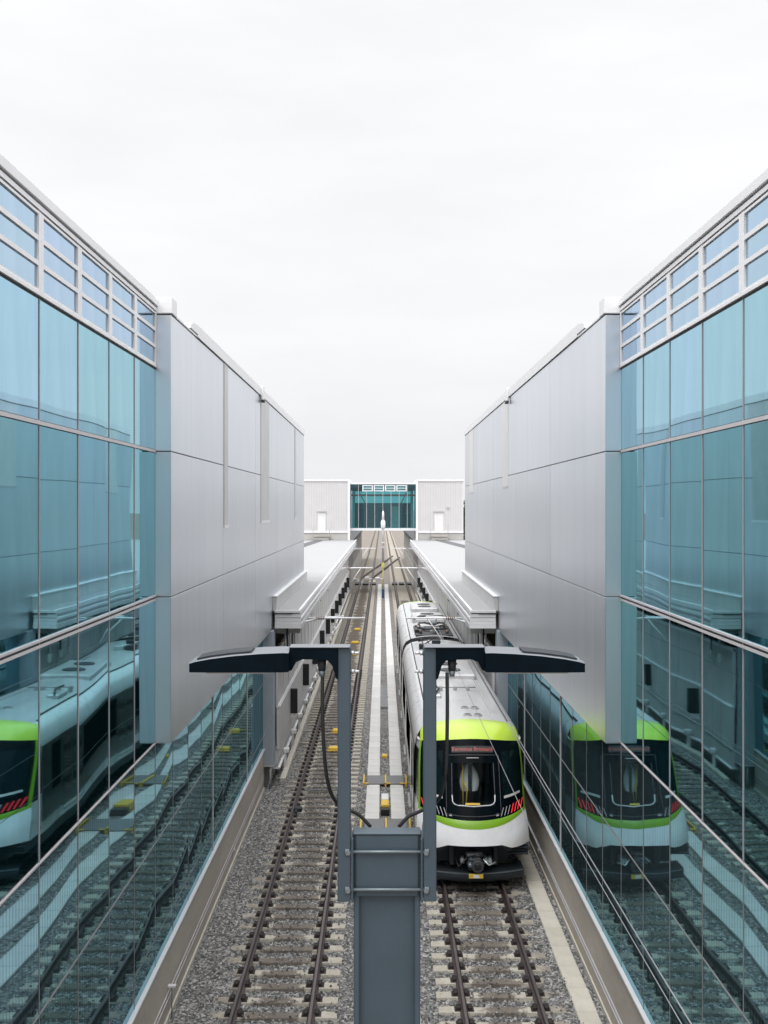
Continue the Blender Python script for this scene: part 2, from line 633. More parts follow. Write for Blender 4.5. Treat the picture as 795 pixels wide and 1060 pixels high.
def sleeper_mesh():
    mb = MB()
    h = [(1.25, .125), (.95, .13), (.42, .10), (0, .095)]
    # tapered body, deeper and wider at the rail seats
    rows = []
    xs = [-1.25, -.95, -.42, 0, .42, .95, 1.25]
    ws = [.128, .132, .112, .108, .112, .132, .128]
    zt = [-.182, -.176, -.190, -.192, -.190, -.176, -.182]
    for x, w, z in zip(xs, ws, zt):
        rows.append([(x, -w - .02, -.34), (x, -w, z - .014), (x, -w + .016, z), (x, w - .016, z), (x, w, z - .014), (x, w + .02, -.34)])
    mb.grid(rows, 'sleeper', smooth=False)
    mb.poly(rows[0], 'sleeper')
    mb.poly(rows[-1], 'sleeper')
    return mb


def fastener(xc, parent):
    mb = MB()
    mb.box(xc - .19, xc + .19, -.10, .10, -.178, -.158, 'clip', .004)
    for s in (-1, 1):
        mb.box(xc + s * .075, xc + s * .155, -.09, .09, -.163, -.105, 'clip', .008)
        mb.tube([(xc + s * .06, -.055, -.125), (xc + s * .13, -.06, -.105), (xc + s * .15, 0, -.105), (xc + s * .13, .06, -.105), (xc + s * .06, .055, -.125)], .014, 'clip', 6)
    return mb.build('rail_fastener', parent)


SP = .606
Y0S = 15.1
for sgn, lab, n in ((-1, 'dusty concrete sleeper of the empty track', 205), (1, 'dusty concrete sleeper of the track under the train', 95)):
    base = sleeper_mesh().build('sleeper')
    tag(base, lab, 'sleeper', 'sleepers of the empty track' if sgn < 0 else 'sleepers of the train track')
    fastener(-.7525, base)
    fastener(.7525, base)
    plain = None
    for k in range(n):
        y = Y0S + k * SP
        if sgn > 0:
            y += .21
            if k >= 24:                        # under the train nothing shows; continue behind its far end
                y = 66.0 + (k - 24) * SP
        near = y < (62 if sgn < 0 else 30)
        jx = random.uniform(-.012, .012)
        if k == 0:
            base.location = (sgn * TR + jx, y, 0)
            o = base
        elif near:
            o = copy_thing(base, (sgn * TR + jx, y, random.uniform(-.006, .004)))
        else:
            o = copy_thing(base, (sgn * TR + jx, y, 0), kids=False)
        o.rotation_euler.z = random.uniform(-.004, .004) + (math.pi if sgn > 0 else 0)
        last = y
    mb = MB()
    y = last + SP
    while y < 420:
        mb.box(sgn * TR - 1.25, sgn * TR + 1.25, y - .13, y + .13, -.3, -.185, 'sleeper')
        y += SP
    tag(mb.build('sleepers'), 'distant run of sleepers beyond the station bridge', None, None, 'stuff')

# concrete cable-trough covers
def cover_mesh(w, l, mat):
    mb = MB()
    mb.box(-w / 2, w / 2, -l / 2 + .008, l / 2 - .008, -.09, 0, mat, .012)
    mb.box(-w / 2 + .05, -w / 2 + .09, -l / 2 + .07, -l / 2 + .2, 0.0005, .003, mat)
    return mb


def run_of_covers(xc, w, y0, y1, mat, label, group, z=GR + .085):
    base = None
    y = y0 + .5
    while y < y1:
        loc = (xc + random.uniform(-.005, .005), y, z + random.uniform(-.004, .004))
        if base is None:
            base = cover_mesh(w, 1.0, mat).build('trough_cover')
            tag(base, label, 'trough cover', group)
            base.location = loc
            o = base
        else:
            o = copy_thing(base, loc)
        o.rotation_euler.z = random.uniform(-.004, .004)
        y += 1.0


run_of_covers(-.43, .46, 13, 131, 'cover', 'pale concrete trough cover in the strip on the empty track side of the midline', 'covers of the strip beside the empty track')
run_of_covers(.40, .46, 13, 131, 'cover', 'pale concrete trough cover in the midline strip beside the train', 'covers of the strip beside the train')
run_of_covers(3.885, .41, 15, 42, 'cover_beige', 'beige concrete trough cover along the wall beside the train', 'covers along the wall beside the train')

# grey crossing slabs with yellow edge brackets across the midline
for y, lab in ((36.9, 'grey crossing slab with yellow end brackets, the farther of two on the midline'),
               (31.7, 'grey crossing slab with yellow end brackets, just above the lamp post top')):
    t = empty('crossing_slab', lab, 'slab')
    for xa, xb in ((-.66, -.03), (.02, .66)):
        box_part('slab', t, xa, xb, y - .55, y + .55, GR + .088, GR + .135, 'grey_mat', .012)
    for xa in (-.80, -.02, .72):
        mb = MB()
        mb.box(xa, xa + .055, y - .62, y + .55, GR + .02, GR + .165, 'yellow', .006)
        mb.box(xa, xa + (.2 if xa < 0 else -.2), y - .62, y - .56, GR + .136, GR + .165, 'yellow', .006)
        mb.build('edge_bracket', t)

# grated drain between the strips
t = empty('drain_grate', 'galvanised drain grate set between the two pale midline strips', 'grate')
for ya, yb in ((50.5, 53.2), (53.3, 56.5)):
    mb = MB()
    for k in range(9):
        x = -.19 + k * .045
        mb.box(x - .006, x + .006, ya, yb, GR + .04, GR + .11, 'galv')
    mb.box(-.22, .20, ya, ya + .05, GR + .03, GR + .112, 'galv')
    mb.box(-.22, .20, yb - .05, yb, GR + .03, GR + .112, 'galv')
    mb.box(-.2, .18, ya, yb, GR - .02, GR + .035, 'grey_mat')
    mb.build('grating', t)

# yellow marker box between the strips
t = empty('marker_box', 'small yellow and black marker box between the pale midline strips', 'marker box')
box_part('base', t, -.16, .12, 32.95, 33.2, GR, GR + .22, 'black', .02)
box_part('body', t, -.15, .11, 33.2, 33.75, GR, GR + .30, 'yellow', .02)
box_part('lid', t, -.14, .10, 33.75, 34.4, GR, GR + .33, 'white_wall', .02)
box_part('small_plate', t, -.12, .08, 40.5, 40.8, GR, GR + .12, 'yellow', .02)

# balises
def balise(x, y, label, big=1.):
    t = empty('balise', label, 'balise', 'yellow beacons between the rails')
    t.location = (x, y, 0)
    box_part('housing', t, -.24 * big, .24 * big, -.19, .19, -.19, -.05, 'yellow', .03)
    for s in (-1, 1):
        box_part('clamp', t, -.30, .30, s * .25 - .03, s * .25 + .03, -.19, -.13, 'yellow', .01)


for x, y, l in ((-2.05, 41.7, 'yellow beacon between the rails of the empty track, closest to the lamp post'),
                (-2.05, 45.0, 'yellow beacon of the empty track, second up from the lamp post'),
                (-2.10, 68.5, 'yellow beacon of the empty track just past the lamp arm'),
                (-2.10, 74.5, 'yellow beacon of the empty track, second beyond the lamp arm'),
                (-2.10, 82.5, 'yellow beacon of the empty track, the farthest one'),
                (TR, 92.0, 'yellow beacon on the track beyond the far end of the train')):
    balise(x, y, l)

# thin cable across the empty track and little point motors near the crossover
mb = MB()
mb.tube([(-3.3, 35.7, -.15), (-2.99, 35.6, -.16), (-2.2, 35.7, -.155), (-1.5, 35.6, -.16), (-.85, 35.8, -.18)], .022, 'grey_mat', 6)
tag(mb.build('cable'), 'thin grey cable lying across the empty track', 'cable')
mb = MB()
mb.box(-3.02, -2.72, 33.2, 33.45, -.2, -.06, 'under', .02)
mb.box(-2.95, -2.85, 33.0, 33.7, -.2, -.10, 'under', .02)
tag(mb.build('rail_contact'), 'small black sensor clamped to the rail of the empty track', 'sensor')

# crossover
def crossover(xa, ya, xb, yb, lab):
    mb = MB()
    d = Vector((xb - xa, yb - ya, 0)).normalized()
    nrm = Vector((d.y, -d.x, 0))
    prof = [(-.07, -.16), (.07, -.16), (.036, -.04), (.036, .004), (-.036, .004), (-.036, -.04)]
    rows = []
    for k in range(3):
        p = Vector((xa, ya, 0)).lerp(Vector((xb, yb, 0)), k / 2)
        rows.append([p + nrm * (a * 2.2) + Vector((0, 0, z + .003)) for a, z in prof + prof[:1]])
    mb.grid(rows, 'rail', smooth=False)
    tag(mb.build('crossover_rail'), lab, 'rail', 'crossover rails')


crossover(-2.99, 142, 2.0, 206, 'dark crossover rail slanting between the tracks, farther of the pair')
crossover(-1.49, 142, 3.3, 200, 'dark crossover rail slanting between the tracks, nearer of the pair')
for xa, xb, l in ((-3.7, -.8, 'dark rubber crossing mat over the empty track before the crossover'), (1.0, 3.7, 'dark rubber crossing mat over the train track before the crossover')):
    mb = MB()
    for k in range(3):
        w = (xb - xa) / 3
        mb.box(xa + k * w + .12, xa + (k + 1) * w - .12, 129.6, 132.2, -.2, .012, 'under', .02)
    tag(mb.build('crossing_mat'), l, 'mat')
for x, y, l in ((-3.9, 138, 'pale point motor box at the crossover, next to the platform'), (-2.2, 141, 'pale point motor box at the crossover, between the rails'), (-.75, 140, 'pale point motor box at the crossover, near the midline')):
    mb = MB()
    mb.box(x - .3, x + .3, y - .5, y + .5, -.24, .12, 'psd', .05)
    mb.box(x - .2, x + .7, y - .2, y + .2, -.24, -.08, 'psd', .03)
    tag(mb.build('point_motor'), l, 'motor box')

# ------------------------------------------------------------------ buildings on each side
def pane(name, parent, s, y0, y1, z0, z1, mat, amp=1.0, n=9):
    """glass pane on the plane x = s*XG, real bow of a millimetre or two"""
    cy, cz = (y0 + y1) / 2, (z0 + z1) / 2
    a = random.uniform(-1.3, 1.6) * .0016 * amp
    t1 = random.uniform(-.0005, .0005) * amp
    t2 = random.uniform(-.0005, .0005) * amp
    w1, ph = random.uniform(.5, 1.1) * .0007 * amp, random.uniform(0, 6.28)
    fz = random.uniform(.5, 1.1)
    P = []
    nz = max(6, int((z1 - z0) / .22))
    for r in range(nz + 1):
        v = -1 + 2 * r / nz
        row = []
        for c in range(n + 1):
            u = -1 + 2 * c / n
            off = a * (1 - u * u) * (1 - .6 * v * v) + t1 * u + t2 * v * .5
            off += w1 * math.sin((v * fz * 3 + ph)) * (1 - u * u * .5) * (1 + .4 * math.sin(u * 2.5 + ph))
            row.append((-s * off, u * (y1 - y0) / 2, v * (z1 - z0) / 2))
        P.append(row)
    o = MB().grid(P, mat).build(name, parent)
    o.location = (s * XG, cy, cz)
    return o


def building(s):
    lr = s < 0
    side = 'beside the empty track' if lr else 'beside the train'
    b = empty('station_hall', ('blue glass and satin metal station hall ' + side), 'building', 'facing station halls')
    X = lambda v: s * v
    # ---- inner mass behind the skin
    mb = MB()
    mb.box(X(XG + .06), X(24), 4, YC - .02, 1.1, 13.39, 'dark_gap')
    mb.box(X(XG + .06), X(24), YC - .02, YE - .03, 5.42, 13.22, 'dark_gap')
    mb.box(X(XG + .06), X(24), YC - .02, YP + .2, 1.1, 5.40, 'dark_gap')
    mb.build('wall_core', b)
    box_part('roof', b, X(XG + .02), X(24.2), 4, YC - .01, 13.392, 13.45, 'roof_white')
    # ---- upper glass
    zr = [12.24, 10.73, 8.04, 5.35]
    ncol = 8
    for k in range(ncol):
        y1 = YC - k * 1.6
        y0 = y1 - 1.6
        for r in range(3):
            zt = zr[r] - (.0 if r == 0 else .035)
            zb = zr[r + 1] + .035
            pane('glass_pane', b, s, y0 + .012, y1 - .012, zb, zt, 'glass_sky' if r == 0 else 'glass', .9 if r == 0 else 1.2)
    # lower glass
    ncl = 18
    ylow0 = YC - ncol * 1.6
    k = 0
    y = ylow0
    while y < YP - .2:
        y1 = min(y + 1.6, YP)
        for zb, zt in ((3.52, 5.315), (1.22, 3.48)):
            pane('glass_pane', b, s, y + .012, y1 - .012, zb, zt, 'glass_low', 1.3)
        # vertical mullions
        zt = 12.24 if y < YC - .1 else 5.33
        wide = (abs((y - YC) / 6.4 - round((y - YC) / 6.4)) < .01)
        w = .03 if wide and y > YC + 1 else .013
        if y > 8:
            if y < YC - .1:
                box_part('mullion', b, X(XG + .03), X(XG - .010), y - .010, y + .010, 5.37, zt, 'mullion_mid')
            if w > .02:
                box_part('mullion', b, X(XG + .03), X(XG - .020), y - .022, y + .022, 1.2, 5.33, 'mullion')
            else:
                box_part('mullion', b, X(XG + .03), X(XG - .006), y - .0075, y + .0075, 1.2, 5.33, 'mullion_low')
        y = y1
    # transoms
    yb, ye = ylow0, YC - .012
    box_part('transom', b, X(XG + .03), X(XG - .018), yb, ye, 10.705, 10.755, 'mullion')
    mb = MB()
    mb.box(X(XG + .03), X(XG - .030), yb, ye, 8.055, 8.085, 'mullion')
    mb.box(X(XG + .03), X(XG - .006), yb, ye, 8.018, 8.055, 'dark_gap')
    mb.box(X(XG + .03), X(XG - .030), yb, ye, 7.985, 8.018, 'mullion')
    mb.build('transom', b)
    box_part('transom', b, X(XG + .03), X(XG - .016), yb, ye, 5.338, 5.362, 'mullion')
    box_part('transom', b, X(XG + .03), X(XG - .010), yb, YP, 3.492, 3.508, 'mullion_low')
    # ---- clerestory windows
    box_part('sill', b, X(XG + .05), X(XG - .035), yb, ye, 12.268, 12.318, 'trim', .004)
    box_part('shadow_joint', b, X(XG + .04), X(XG - .004), yb, ye, 12.238, 12.267, 'dark_gap')
    for k in range(ncol):
        y1 = YC - k * 1.6
        y0 = y1 - 1.6
        f = MB()
        for ya, yb2 in ((y0 + .005, y0 + .085), (y1 - .085, y1 - .005)):
            f.box(X(XG + .04), X(XG - .030), ya, yb2, 12.32, 13.29, 'trim', .003)
        for z0, z1 in ((12.32, 12.348), (12.63, 12.688), (12.935, 12.995), (13.255, 13.29)):
            f.box(X(XG + .04), X(XG - .024), y0 + .087, y1 - .087, z0, z1, 'trim')
        fr = f.build('clerestory_window', b)
        for z0, z1 in ((12.348, 12.63), (12.688, 12.935), (12.995, 13.255)):
            pane('glass_pane', fr, s, y0 + .085, y1 - .085, z0, z1, 'glass_top', .35, 4)
            fr.children[-1].location
        box_part('shadow_line', fr, X(XG + .03), X(XG - .012), y0 + .09, y1 - .09, 13.292, 13.31, 'dark_gap')
    mb = MB()
    mb.box(X(XG + .05), X(XG - .034), ylow0, ye, 13.312, 13.372, 'trim')
    mb.box(X(XG + .05), X(XG - .005), ylow0, ye, 13.372, 13.401, 'dark_gap')
    mb.build('head_trim', b)
    box_part('roof_fascia', b, X(XG + .25), X(XG - .06), ylow0, YC - .004, 13.402, 13.53, 'trim', .006)
    # ---- metal cladding box
    cuts = [YC, 25.1, 31.5, 37.9, 44.5, YE]
    rows = [5.35, 8.04, 10.73, 13.26]
    for i in range(5):
        for r in range(3):
            g = .007
            box_part('metal_panel', b, X(XG + .05 if i == 0 else XM + .10), X(XM), cuts[i] + (g if i else 0), cuts[i + 1] - g, rows[r] + (.009 if r else 0), rows[r + 1] - .009, 'cladding', .006)
    mb = MB()
    mb.box(X(XM + .035), X(XG + .058), YC + .05, YE - .02, 5.37, 13.24, 'dark_gap')
    mb.build('panel_backing', b)
    # soffit
    box_part('soffit', b, X(XM + .01), X(XG + .05), YC + .02, YP - .35, 5.335, 5.349, 'cladding')
    # corner cap, notch coping, long coping
    box_part('corner_cap', b, X(XG + .10), X(XM - .03), YC - .03, YC + .42, 13.27, 13.57, 'trim', .012)
    box_part('coping', b, X(XM + .3), X(XM - .02), YC + .43, 21.49, 13.262, 13.31, 'trim', .008)
    mb = MB()
    mb.prism([(21.5, 13.27), (51.02, 13.27), (51.02, 13.52), (21.4, 13.52), (20.9, 13.46), (20.7, 13.40), (20.7, 13.33), (21.5, 13.33)], X(XM + .5), X(XM - .035), 'trim', axis='X')
    mb.build('coping', b)
    box_part('shadow_joint', b, X(XM + .05), X(XM - .004), 21.2, YE - .01, 13.255, 13.269, 'dark_gap')
    mb = MB()
    ysc = 32.6 if lr else 33.0
    mb.box(X(XM - .037), X(XM - .12), ysc, ysc + .3, 13.12, 13.56, 'trim', .02)
    mb.box(X(XM - .037), X(XM - .14), ysc + .03, ysc + .27, 13.05, 13.12, 'dark_gap')
    mb.build('scupper', b)
    # tall slot strips
    if lr:
        strips = [(25.25, 25.85, 9.25, 'mullion'), (32.9, 35.3, 9.25, 'slot'), (45.6, 46.3, 9.25, 'slot')]
    else:
        strips = [(33.5, 35.0, 10.38, 'white_wall'), (46.3, 48.2, 10.38, 'white_wall')]
    for ya, yb2, zb, mt in strips:
        mb = MB()
        if lr:
            mb.box(X(XM + .02), X(XM - .008), ya, yb2, zb, 13.25, 'psd')
            mb.box(X(XM + .02), X(XM - .014), ya - .05, ya, zb, 13.25, 'mullion')
            mb.box(X(XM + .02), X(XM - .025), ya - .05, yb2 + .05, zb - .07, zb, 'trim')
        else:
            mb.box(X(XM + .02), X(XM - .014), ya, yb2, zb, 13.25, mt, .01)
            mb.box(X(XM + .02), X(XM - .018), ya, yb2, zb - .05, zb - .001, 'mullion')
        mb.build('slot_window', b)
    # far return wall of the box
    mb = MB()
    mb.box(X(XM + .005), X(24), YE - .028, YE + .01, 6.0, 13.26, 'cladding')
    mb.build('end_wall', b)
    # column carrying the box
    mb = MB()
    mb.box(X(XG + .02), X(XM - .07), YP - .32, YP + .38, .62, 5.348, 'grey_metal', .012)
    mb.box(X(XG + .02), X(XM - .09), YP - .36, YP + .42, .58, .62, 'galv', .006)
    mb.build('column', b)
    for kk in (-1, 1):
        mb = MB()
        mb.tube([(X(XM + .06), YP + kk * .16, .58), (X(XM + .06), YP + kk * .16, GR)], .035, 'galv', 8)
        mb.build('anchor_rod', b)

    # ---- concrete wall under the glass
    w = empty('concrete_wall', 'low beige concrete wall with metal capping ' + side, 'wall', 'low concrete walls')
    mb = MB()
    mb.box(X(XG + .3), X(4.27), 4, YP - .34, -.4, 1.165, 'concrete')
    mb.build('wall', w)
    mb = MB()
    mb.box(X(XG + .3), X(4.225), 4, YP - .34, 1.167, 1.215, 'cap', .006)
    mb.build('capping', w)
    box_part('footing', w, X(4.272), X(4.235), 4, YP - .3, -.4, -.14, 'cover_beige', .004)
    for zz in (.18, .30):
        mb = MB()
        mb.tube([(X(4.255), 4, zz), (X(4.255), YP - .4, zz)], .010, 'mullion', 6)
        mb.build('conduit', w)
    yk = 19.9 if lr else 17.6
    zk = .38 if lr else .5
    mb = MB()
    mb.tube([(X(4.20), yk, -.22), (X(4.20), yk, zk)], .011, 'post_dark', 6)
    mb.box(X(4.27), X(4.12), yk - .05, yk + .05, zk, zk + .035, 'mullion', .005)
    mb.build('ground_clamp', w)
    mb = MB()
    mb.box(X(4.27), X(4.2), 28.4, 28.55, .1, .2, 'galv', .01)
    mb.build('junction_box', w)

    # ---- platform with its canopy and screen wall
    p = empty('platform', 'long station platform with pale screen wall ' + side, 'platform', 'facing platforms')
    box_part('base', p, X(4.15), X(9), YP + .45, YS - .4, -.4, .98, 'platform')
    box_part('deck', p, X(3.88), X(9), YP + .45, YS - .4, .982, 1.10, 'platform', .01)
    mb = MB()
    mb.box(X(8.4), X(8.7), YP + .46, YS - .5, 1.102, 5.38, 'interior')
    bw = mb.build('back_wall', p)
    y = YP + 2
    while y < 100:
        f = MB()
        f.box(X(8.4), X(8.36), y, y + 2.6, 2.0, 3.9, 'white_wall')
        fw = f.build('window', bw)
        g = MB()
        for j in range(3):
            g.box(X(8.36), X(8.35), y + .12 + j * .82, y + .84 + j * .82, 2.12, 3.78, 'train_glass')
        g.build('pane', fw)
        y += 3.4
    # screen wall
    y = YP + .45
    k = 0
    openings = [41.2 + 6.46 * j for j in range(11)]
    mb = MB()
    while y < YS - 2:
        y1 = y + 1.075
        mb.box(X(3.90), X(3.80), y + .02, y1 - .02, 1.0, 2.5, 'psd', .01)
        mb.box(X(3.90), X(3.83), y - .02, y + .02, 1.0, 2.5, 'mullion')
        y = y1
        k += 1
    scr = mb.build('screen_wall', p)
    mb = MB()
    mb.box(X(3.92), X(3.77), YP + .45, YS - 1, 2.502, 2.57, 'trim', .01)
    mb.build('top_rail', scr)
    mb = MB()
    yy = YP + .49
    while yy < YS - 2:
        mb.box(X(3.93), X(3.87), yy + .012, yy + 2.14, 2.58, 4.5, 'psd', .006)
        mb.box(X(3.93), X(3.85), yy - .03, yy + .008, 2.58, 4.6, 'mullion')
        yy += 2.15
    mb.box(X(3.95), X(3.84), YP + .46, YS - 2, 4.5, 4.62, 'trim')
    mb.build('upper_screen', p)
    mb = MB()
    mb.box(X(4.1), X(3.84), YP + .45, YS - 1, .38, .978, 'psd', .01)
    mb.box(X(4.1), X(3.78), YP + .45, YS - 1, .30, .378, 'trim', .01)
    mb.build('edge_beam', p)
    for yo in openings:
        f = MB()
        f.box(X(3.80), X(3.52), yo - .09, yo + .09, 1.42, 2.40, 'black', .01)
        f.build('side_panel', scr)
        f = MB()
        f.box(X(3.80), X(3.60), yo - .07, yo + .07, 1.20, 1.41, 'white_wall', .01)
        f.build('side_bracket', scr)
    for j in range(14):
        f = MB()
        yo = 38.5 + j * 3.23
        f.box(X(3.83), X(3.62), yo, yo + .25, .45, .62, 'white_wall', .02)
        f.box(X(3.83), X(3.72), yo + .05, yo + .2, -.1, .45, 'white_wall', .02)
        f.build('bracket', p)
    # low ballast kerb of trough lids along the screen wall
    mb = MB()
    mb.box(X(3.80), X(3.60), YP + .6, YS, -.3, -.06, 'cover_beige', .01)
    mb.build('kerb', p)

    # ---- canopy roof
    c = empty('platform_canopy', 'flat white canopy roof with stepped edge over the platform ' + side, 'roof', 'platform canopies')
    mb = MB()
    mb.box(X(3.10), X(XM - .09), YP + .1, YE, 5.42, 6.0, 'roof_white')
    mb.box(X(3.10), X(22), YE + .02, YS - .3, 5.42, 6.0, 'roof_white')
    mb.build('deck', c)
    mb = MB()
    for (x0, x1, z0, z1, mt) in ((3.09, 3.00, 5.90, 6.06, 'trim'), (3.09, 3.035, 5.78, 5.898, 'psd'), (3.09, 2.985, 5.69, 5.778, 'trim'), (3.09, 3.045, 5.56, 5.688, 'mullion'), (3.09, 2.97, 5.40, 5.558, 'psd')):
        mb.box(X(x0), X(x1), YP + .1, YS - .3, z0, z1, mt)
    mb.build('gutter', c)
    mb = MB()
    for z0, z1, dy in ((5.40, 5.52, .0), (5.53, 5.65, .02), (5.66, 5.78, .04), (5.79, 5.91, .02)):
        mb.box(X(3.0), X(XM - .09), YP + .02 + dy, YP + .098, z0, z1, 'trim')
    mb.box(X(3.3), X(XM - .02), YP + .0, YP + .098, 5.915, 5.95, 'dark_gap')  # dark strip paints the shadow line below the top edge
    mb.box(X(3.0), X(XM - .09), YP + .0, YP + .098, 5.955, 6.04, 'trim')
    mb.build('end_fascia', c)
    mb = MB()
    mb.box(X(XM - .005), X(XM - .14), YP + .1, YE + .25, 6.002, 6.50, 'psd')
    mb.box(X(XM - .003), X(XM - .17), YP + .08, YE + .28, 6.50, 6.55, 'trim', .01)
    mb.build('upstand', c)
    # beams and hangers below
    y = YP + 1
    while y < YS - 4:
        box_part('beam', c, X(3.1), X(8.4), y, y + .25, 5.1, 5.418, 'interior')
        y += 6.4
    for j in range(8):
        mb = MB()
        yo = YP + .6 + j * .35
        mb.tube([(X(3.45 + .12 * (j % 3)), yo, 5.4), (X(3.45 + .12 * (j % 3)), yo, 4.4 - .25 * (j % 2))], .03, 'under' if j % 2 else 'interior', 6)
        mb.box(X(3.4 + .12 * (j % 3)), X(3.5 + .12 * (j % 3)), yo - .08, yo + .08, 4.1, 4.4, 'interior', .02)
        mb.build('hanger', c)
    for yo in (58, 80, 102):
        mb = MB()
        mb.box(X(4.6), X(4.9), yo, yo + .3, 1.1, 5.4, 'psd', .01)
        mb.build('post', c)


building(-1)
building(1)

# roof walkway mats leading to the doors
for s, l in ((-1, 'dark grey roof walkway mat over the platform beside the empty track'), (1, 'dark grey roof walkway mat over the platform beyond the train')):
    mb = MB()
    if s < 0:
        mb.poly([(-8.9, 88, 6.006), (-7.6, 88, 6.006), (-6.5, 115.2, 6.006), (-7.6, 115.2, 6.006)], 'dark_mat')
    else:
        mb.poly([(8.9, 88, 6.006), (7.6, 88, 6.006), (5.6, 115.2, 6.006), (6.8, 115.2, 6.006)], 'dark_mat')
    tag(mb.build('roof_mat'), l, 'mat')

# ------------------------------------------------------------------ station bridge at the far end
def far_station():
    b = empty('station_bridge', 'glazed station footbridge spanning the tracks at the far end', 'building')
    g = MB()
    for k in range(8):
        x0 = -3.72 + k * .92
        mb = MB()
        mb.poly([(x0 + .02, YS, 7.32), (x0 + .90, YS, 7.32), (x0 + .90, YS, 12.3), (x0 + .02, YS, 12.3)], 'bridge_glass')
        mb.build('glass_pane', b)
        box_part('mullion', b, x0 - .02, x0 + .02, YS - .03, YS + .05, 7.3, 12.3, 'mullion')
    mb = MB()
    mb.box(-3.6, 3.62, YS - .01, YS - .006, 10.95, 11.15, 'dark_gap')
    for xa, xb in ((-3.2, -1.9), (3.1, 1.9)):
        mb.poly([(xa, YS - .008, 12.1), (xa + .12 * (1 if xa < 0 else -1), YS - .008, 12.1), (xb + .12 * (1 if xa < 0 else -1), YS - .008, 9.8), (xb, YS - .008, 9.8)], 'dark_gap')
    mb.build('brace', b)
    mb = MB()
    mb.box(-3.85, 3.75, YS - .10, YS + 8, 12.3, 12.46, 'trim')
    mb.box(-3.85, 3.75, YS - .12, YS + 8, 7.05, 7.32, 'trim')
    mb.build('frame', b)
    mb = MB()
    mb.poly([(-3.7, YS + 7.9, 7.4), (3.6, YS + 7.9, 7.4), (3.6, YS + 7.9, 12.25), (-3.7, YS + 7.9, 12.25)], 'bridge_glass')
    mb.build('back_glazing', b)
    box_part('interior_wall', b, -3.7, 3.6, YS + 7.0, YS + 7.2, 7.33, 10.2, 'grey_mat')
    for xa, xb, za, zb, mt in ((-3.0, -1.6, 7.33, 9.4, 'dark_gap'), (-1.2, .4, 7.33, 8.7, 'under'), (.9, 1.9, 7.33, 9.8, 'interior'), (2.3, 3.2, 7.33, 8.9, 'dark_gap'), (-3.6, -3.3, 7.33, 12.2, 'psd'), (3.2, 3.5, 7.33, 12.2, 'psd')):
        box_part('kiosk' if zb < 12 else 'pillar', b, xa, xb, YS + 3, YS + 4.5, za, zb, mt, .02)
    for yy in (1.5, 3.8, 6.2):
        box_part('roof_beam', b, -3.7, 3.6, YS + yy, YS + yy + .25, 11.6, 12.28, 'under')
    for k in range(4):
        x = -2.36 + k * 1.28
        f = MB()
        f.box(x, x + 1.18, YS - .05, YS - .012, 11.5, 12.2, 'trim')
        fw = f.build('clerestory_window', b)
        for j in range(2):
            box_part('glass_pane', fw, x + .12, x + 1.06, YS - .06, YS - .052, 11.6 + j * .29, 11.82 + j * .29, 'glass_far')
    for s in (-1, 1):
        x0, x1 = (-9.6, -3.86) if s < 0 else (3.78, 9.0)
        blk = MB()
        blk.box(x0, x1, YS - 1.0, YS + 9, 7.02, 12.62, 'ribbed')
        n = int((x1 - x0) / .28)
        for k in range(n):
            xx = x0 + .1 + k * .28
            blk.box(xx, xx + .07, YS - 1.05, YS - 1.001, 7.05, 12.5, 'psd')
        w = blk.build('wall', b)
        mb = MB()
        mb.box(x0 - .05, x1 + .05, YS - 1.12, YS + 9, 12.622, 12.80, 'trim')
        mb.box(x0, x1, YS - 1.1, YS - 1.0, 6.82, 7.018, 'trim')
        xi = x1 if s < 0 else x0
        mb.box(xi - .12, xi + .12, YS - 1.14, YS - .99, 6.0, 12.62, 'trim')
        mb.build('trim', b)
        box_part('plinth', b, x0, x1, YS - 1.0, YS + 9, 6.02, 6.82, 'interior')
        dx0, dx1 = (-7.35, -6.45) if s < 0 else (5.75, 6.75)
        d = MB()
        d.box(dx0, dx1, YS - 1.08, YS - 1.025, 6.85, 9.15, 'white_wall', .01)
        dd = d.build('door', b)
        mb = MB()
        mb.box(dx0 - .06, dx1 + .06, YS - 1.25, YS - 1.06, 9.2, 9.3, 'psd')
        mb.build('hood', dd)
        mb = MB()
        mb.box(dx0 - .5, dx1 + .5, YS - 2.2, YS - 1.13, 6.4, 6.6, 'platform')
        mb.box(dx0 - .4, dx1 + .4, YS - 2.6, YS - 2.2, 6.02, 6.3, 'platform')
        mb.build('step', b)
        for xr in (dx0 - .45, dx1 + .45):
            mb = MB()
            mb.tube([(xr, YS - 2.1, 6.6), (xr, YS - 2.1, 7.8), (xr, YS - 1.15, 7.8)], .03, 'psd', 6)
            mb.build('handrail', b)
        if s > 0:
            box_part('wall_light', b, 7.15, 7.4, YS - 1.2, YS - 1.02, 9.6, 9.85, 'mullion', .02)
        box_part('pillar', b, s * 3.95 - .3, s * 3.95 + .3, YS - .35, YS + .6, -.3, 7.04, 'interior')
        box_part('pillar', b, s * 4.6 - .3, s * 4.6 + .3, YS + 8, YS + 9, -.3, 7.04, 'dark_gap')


far_station()


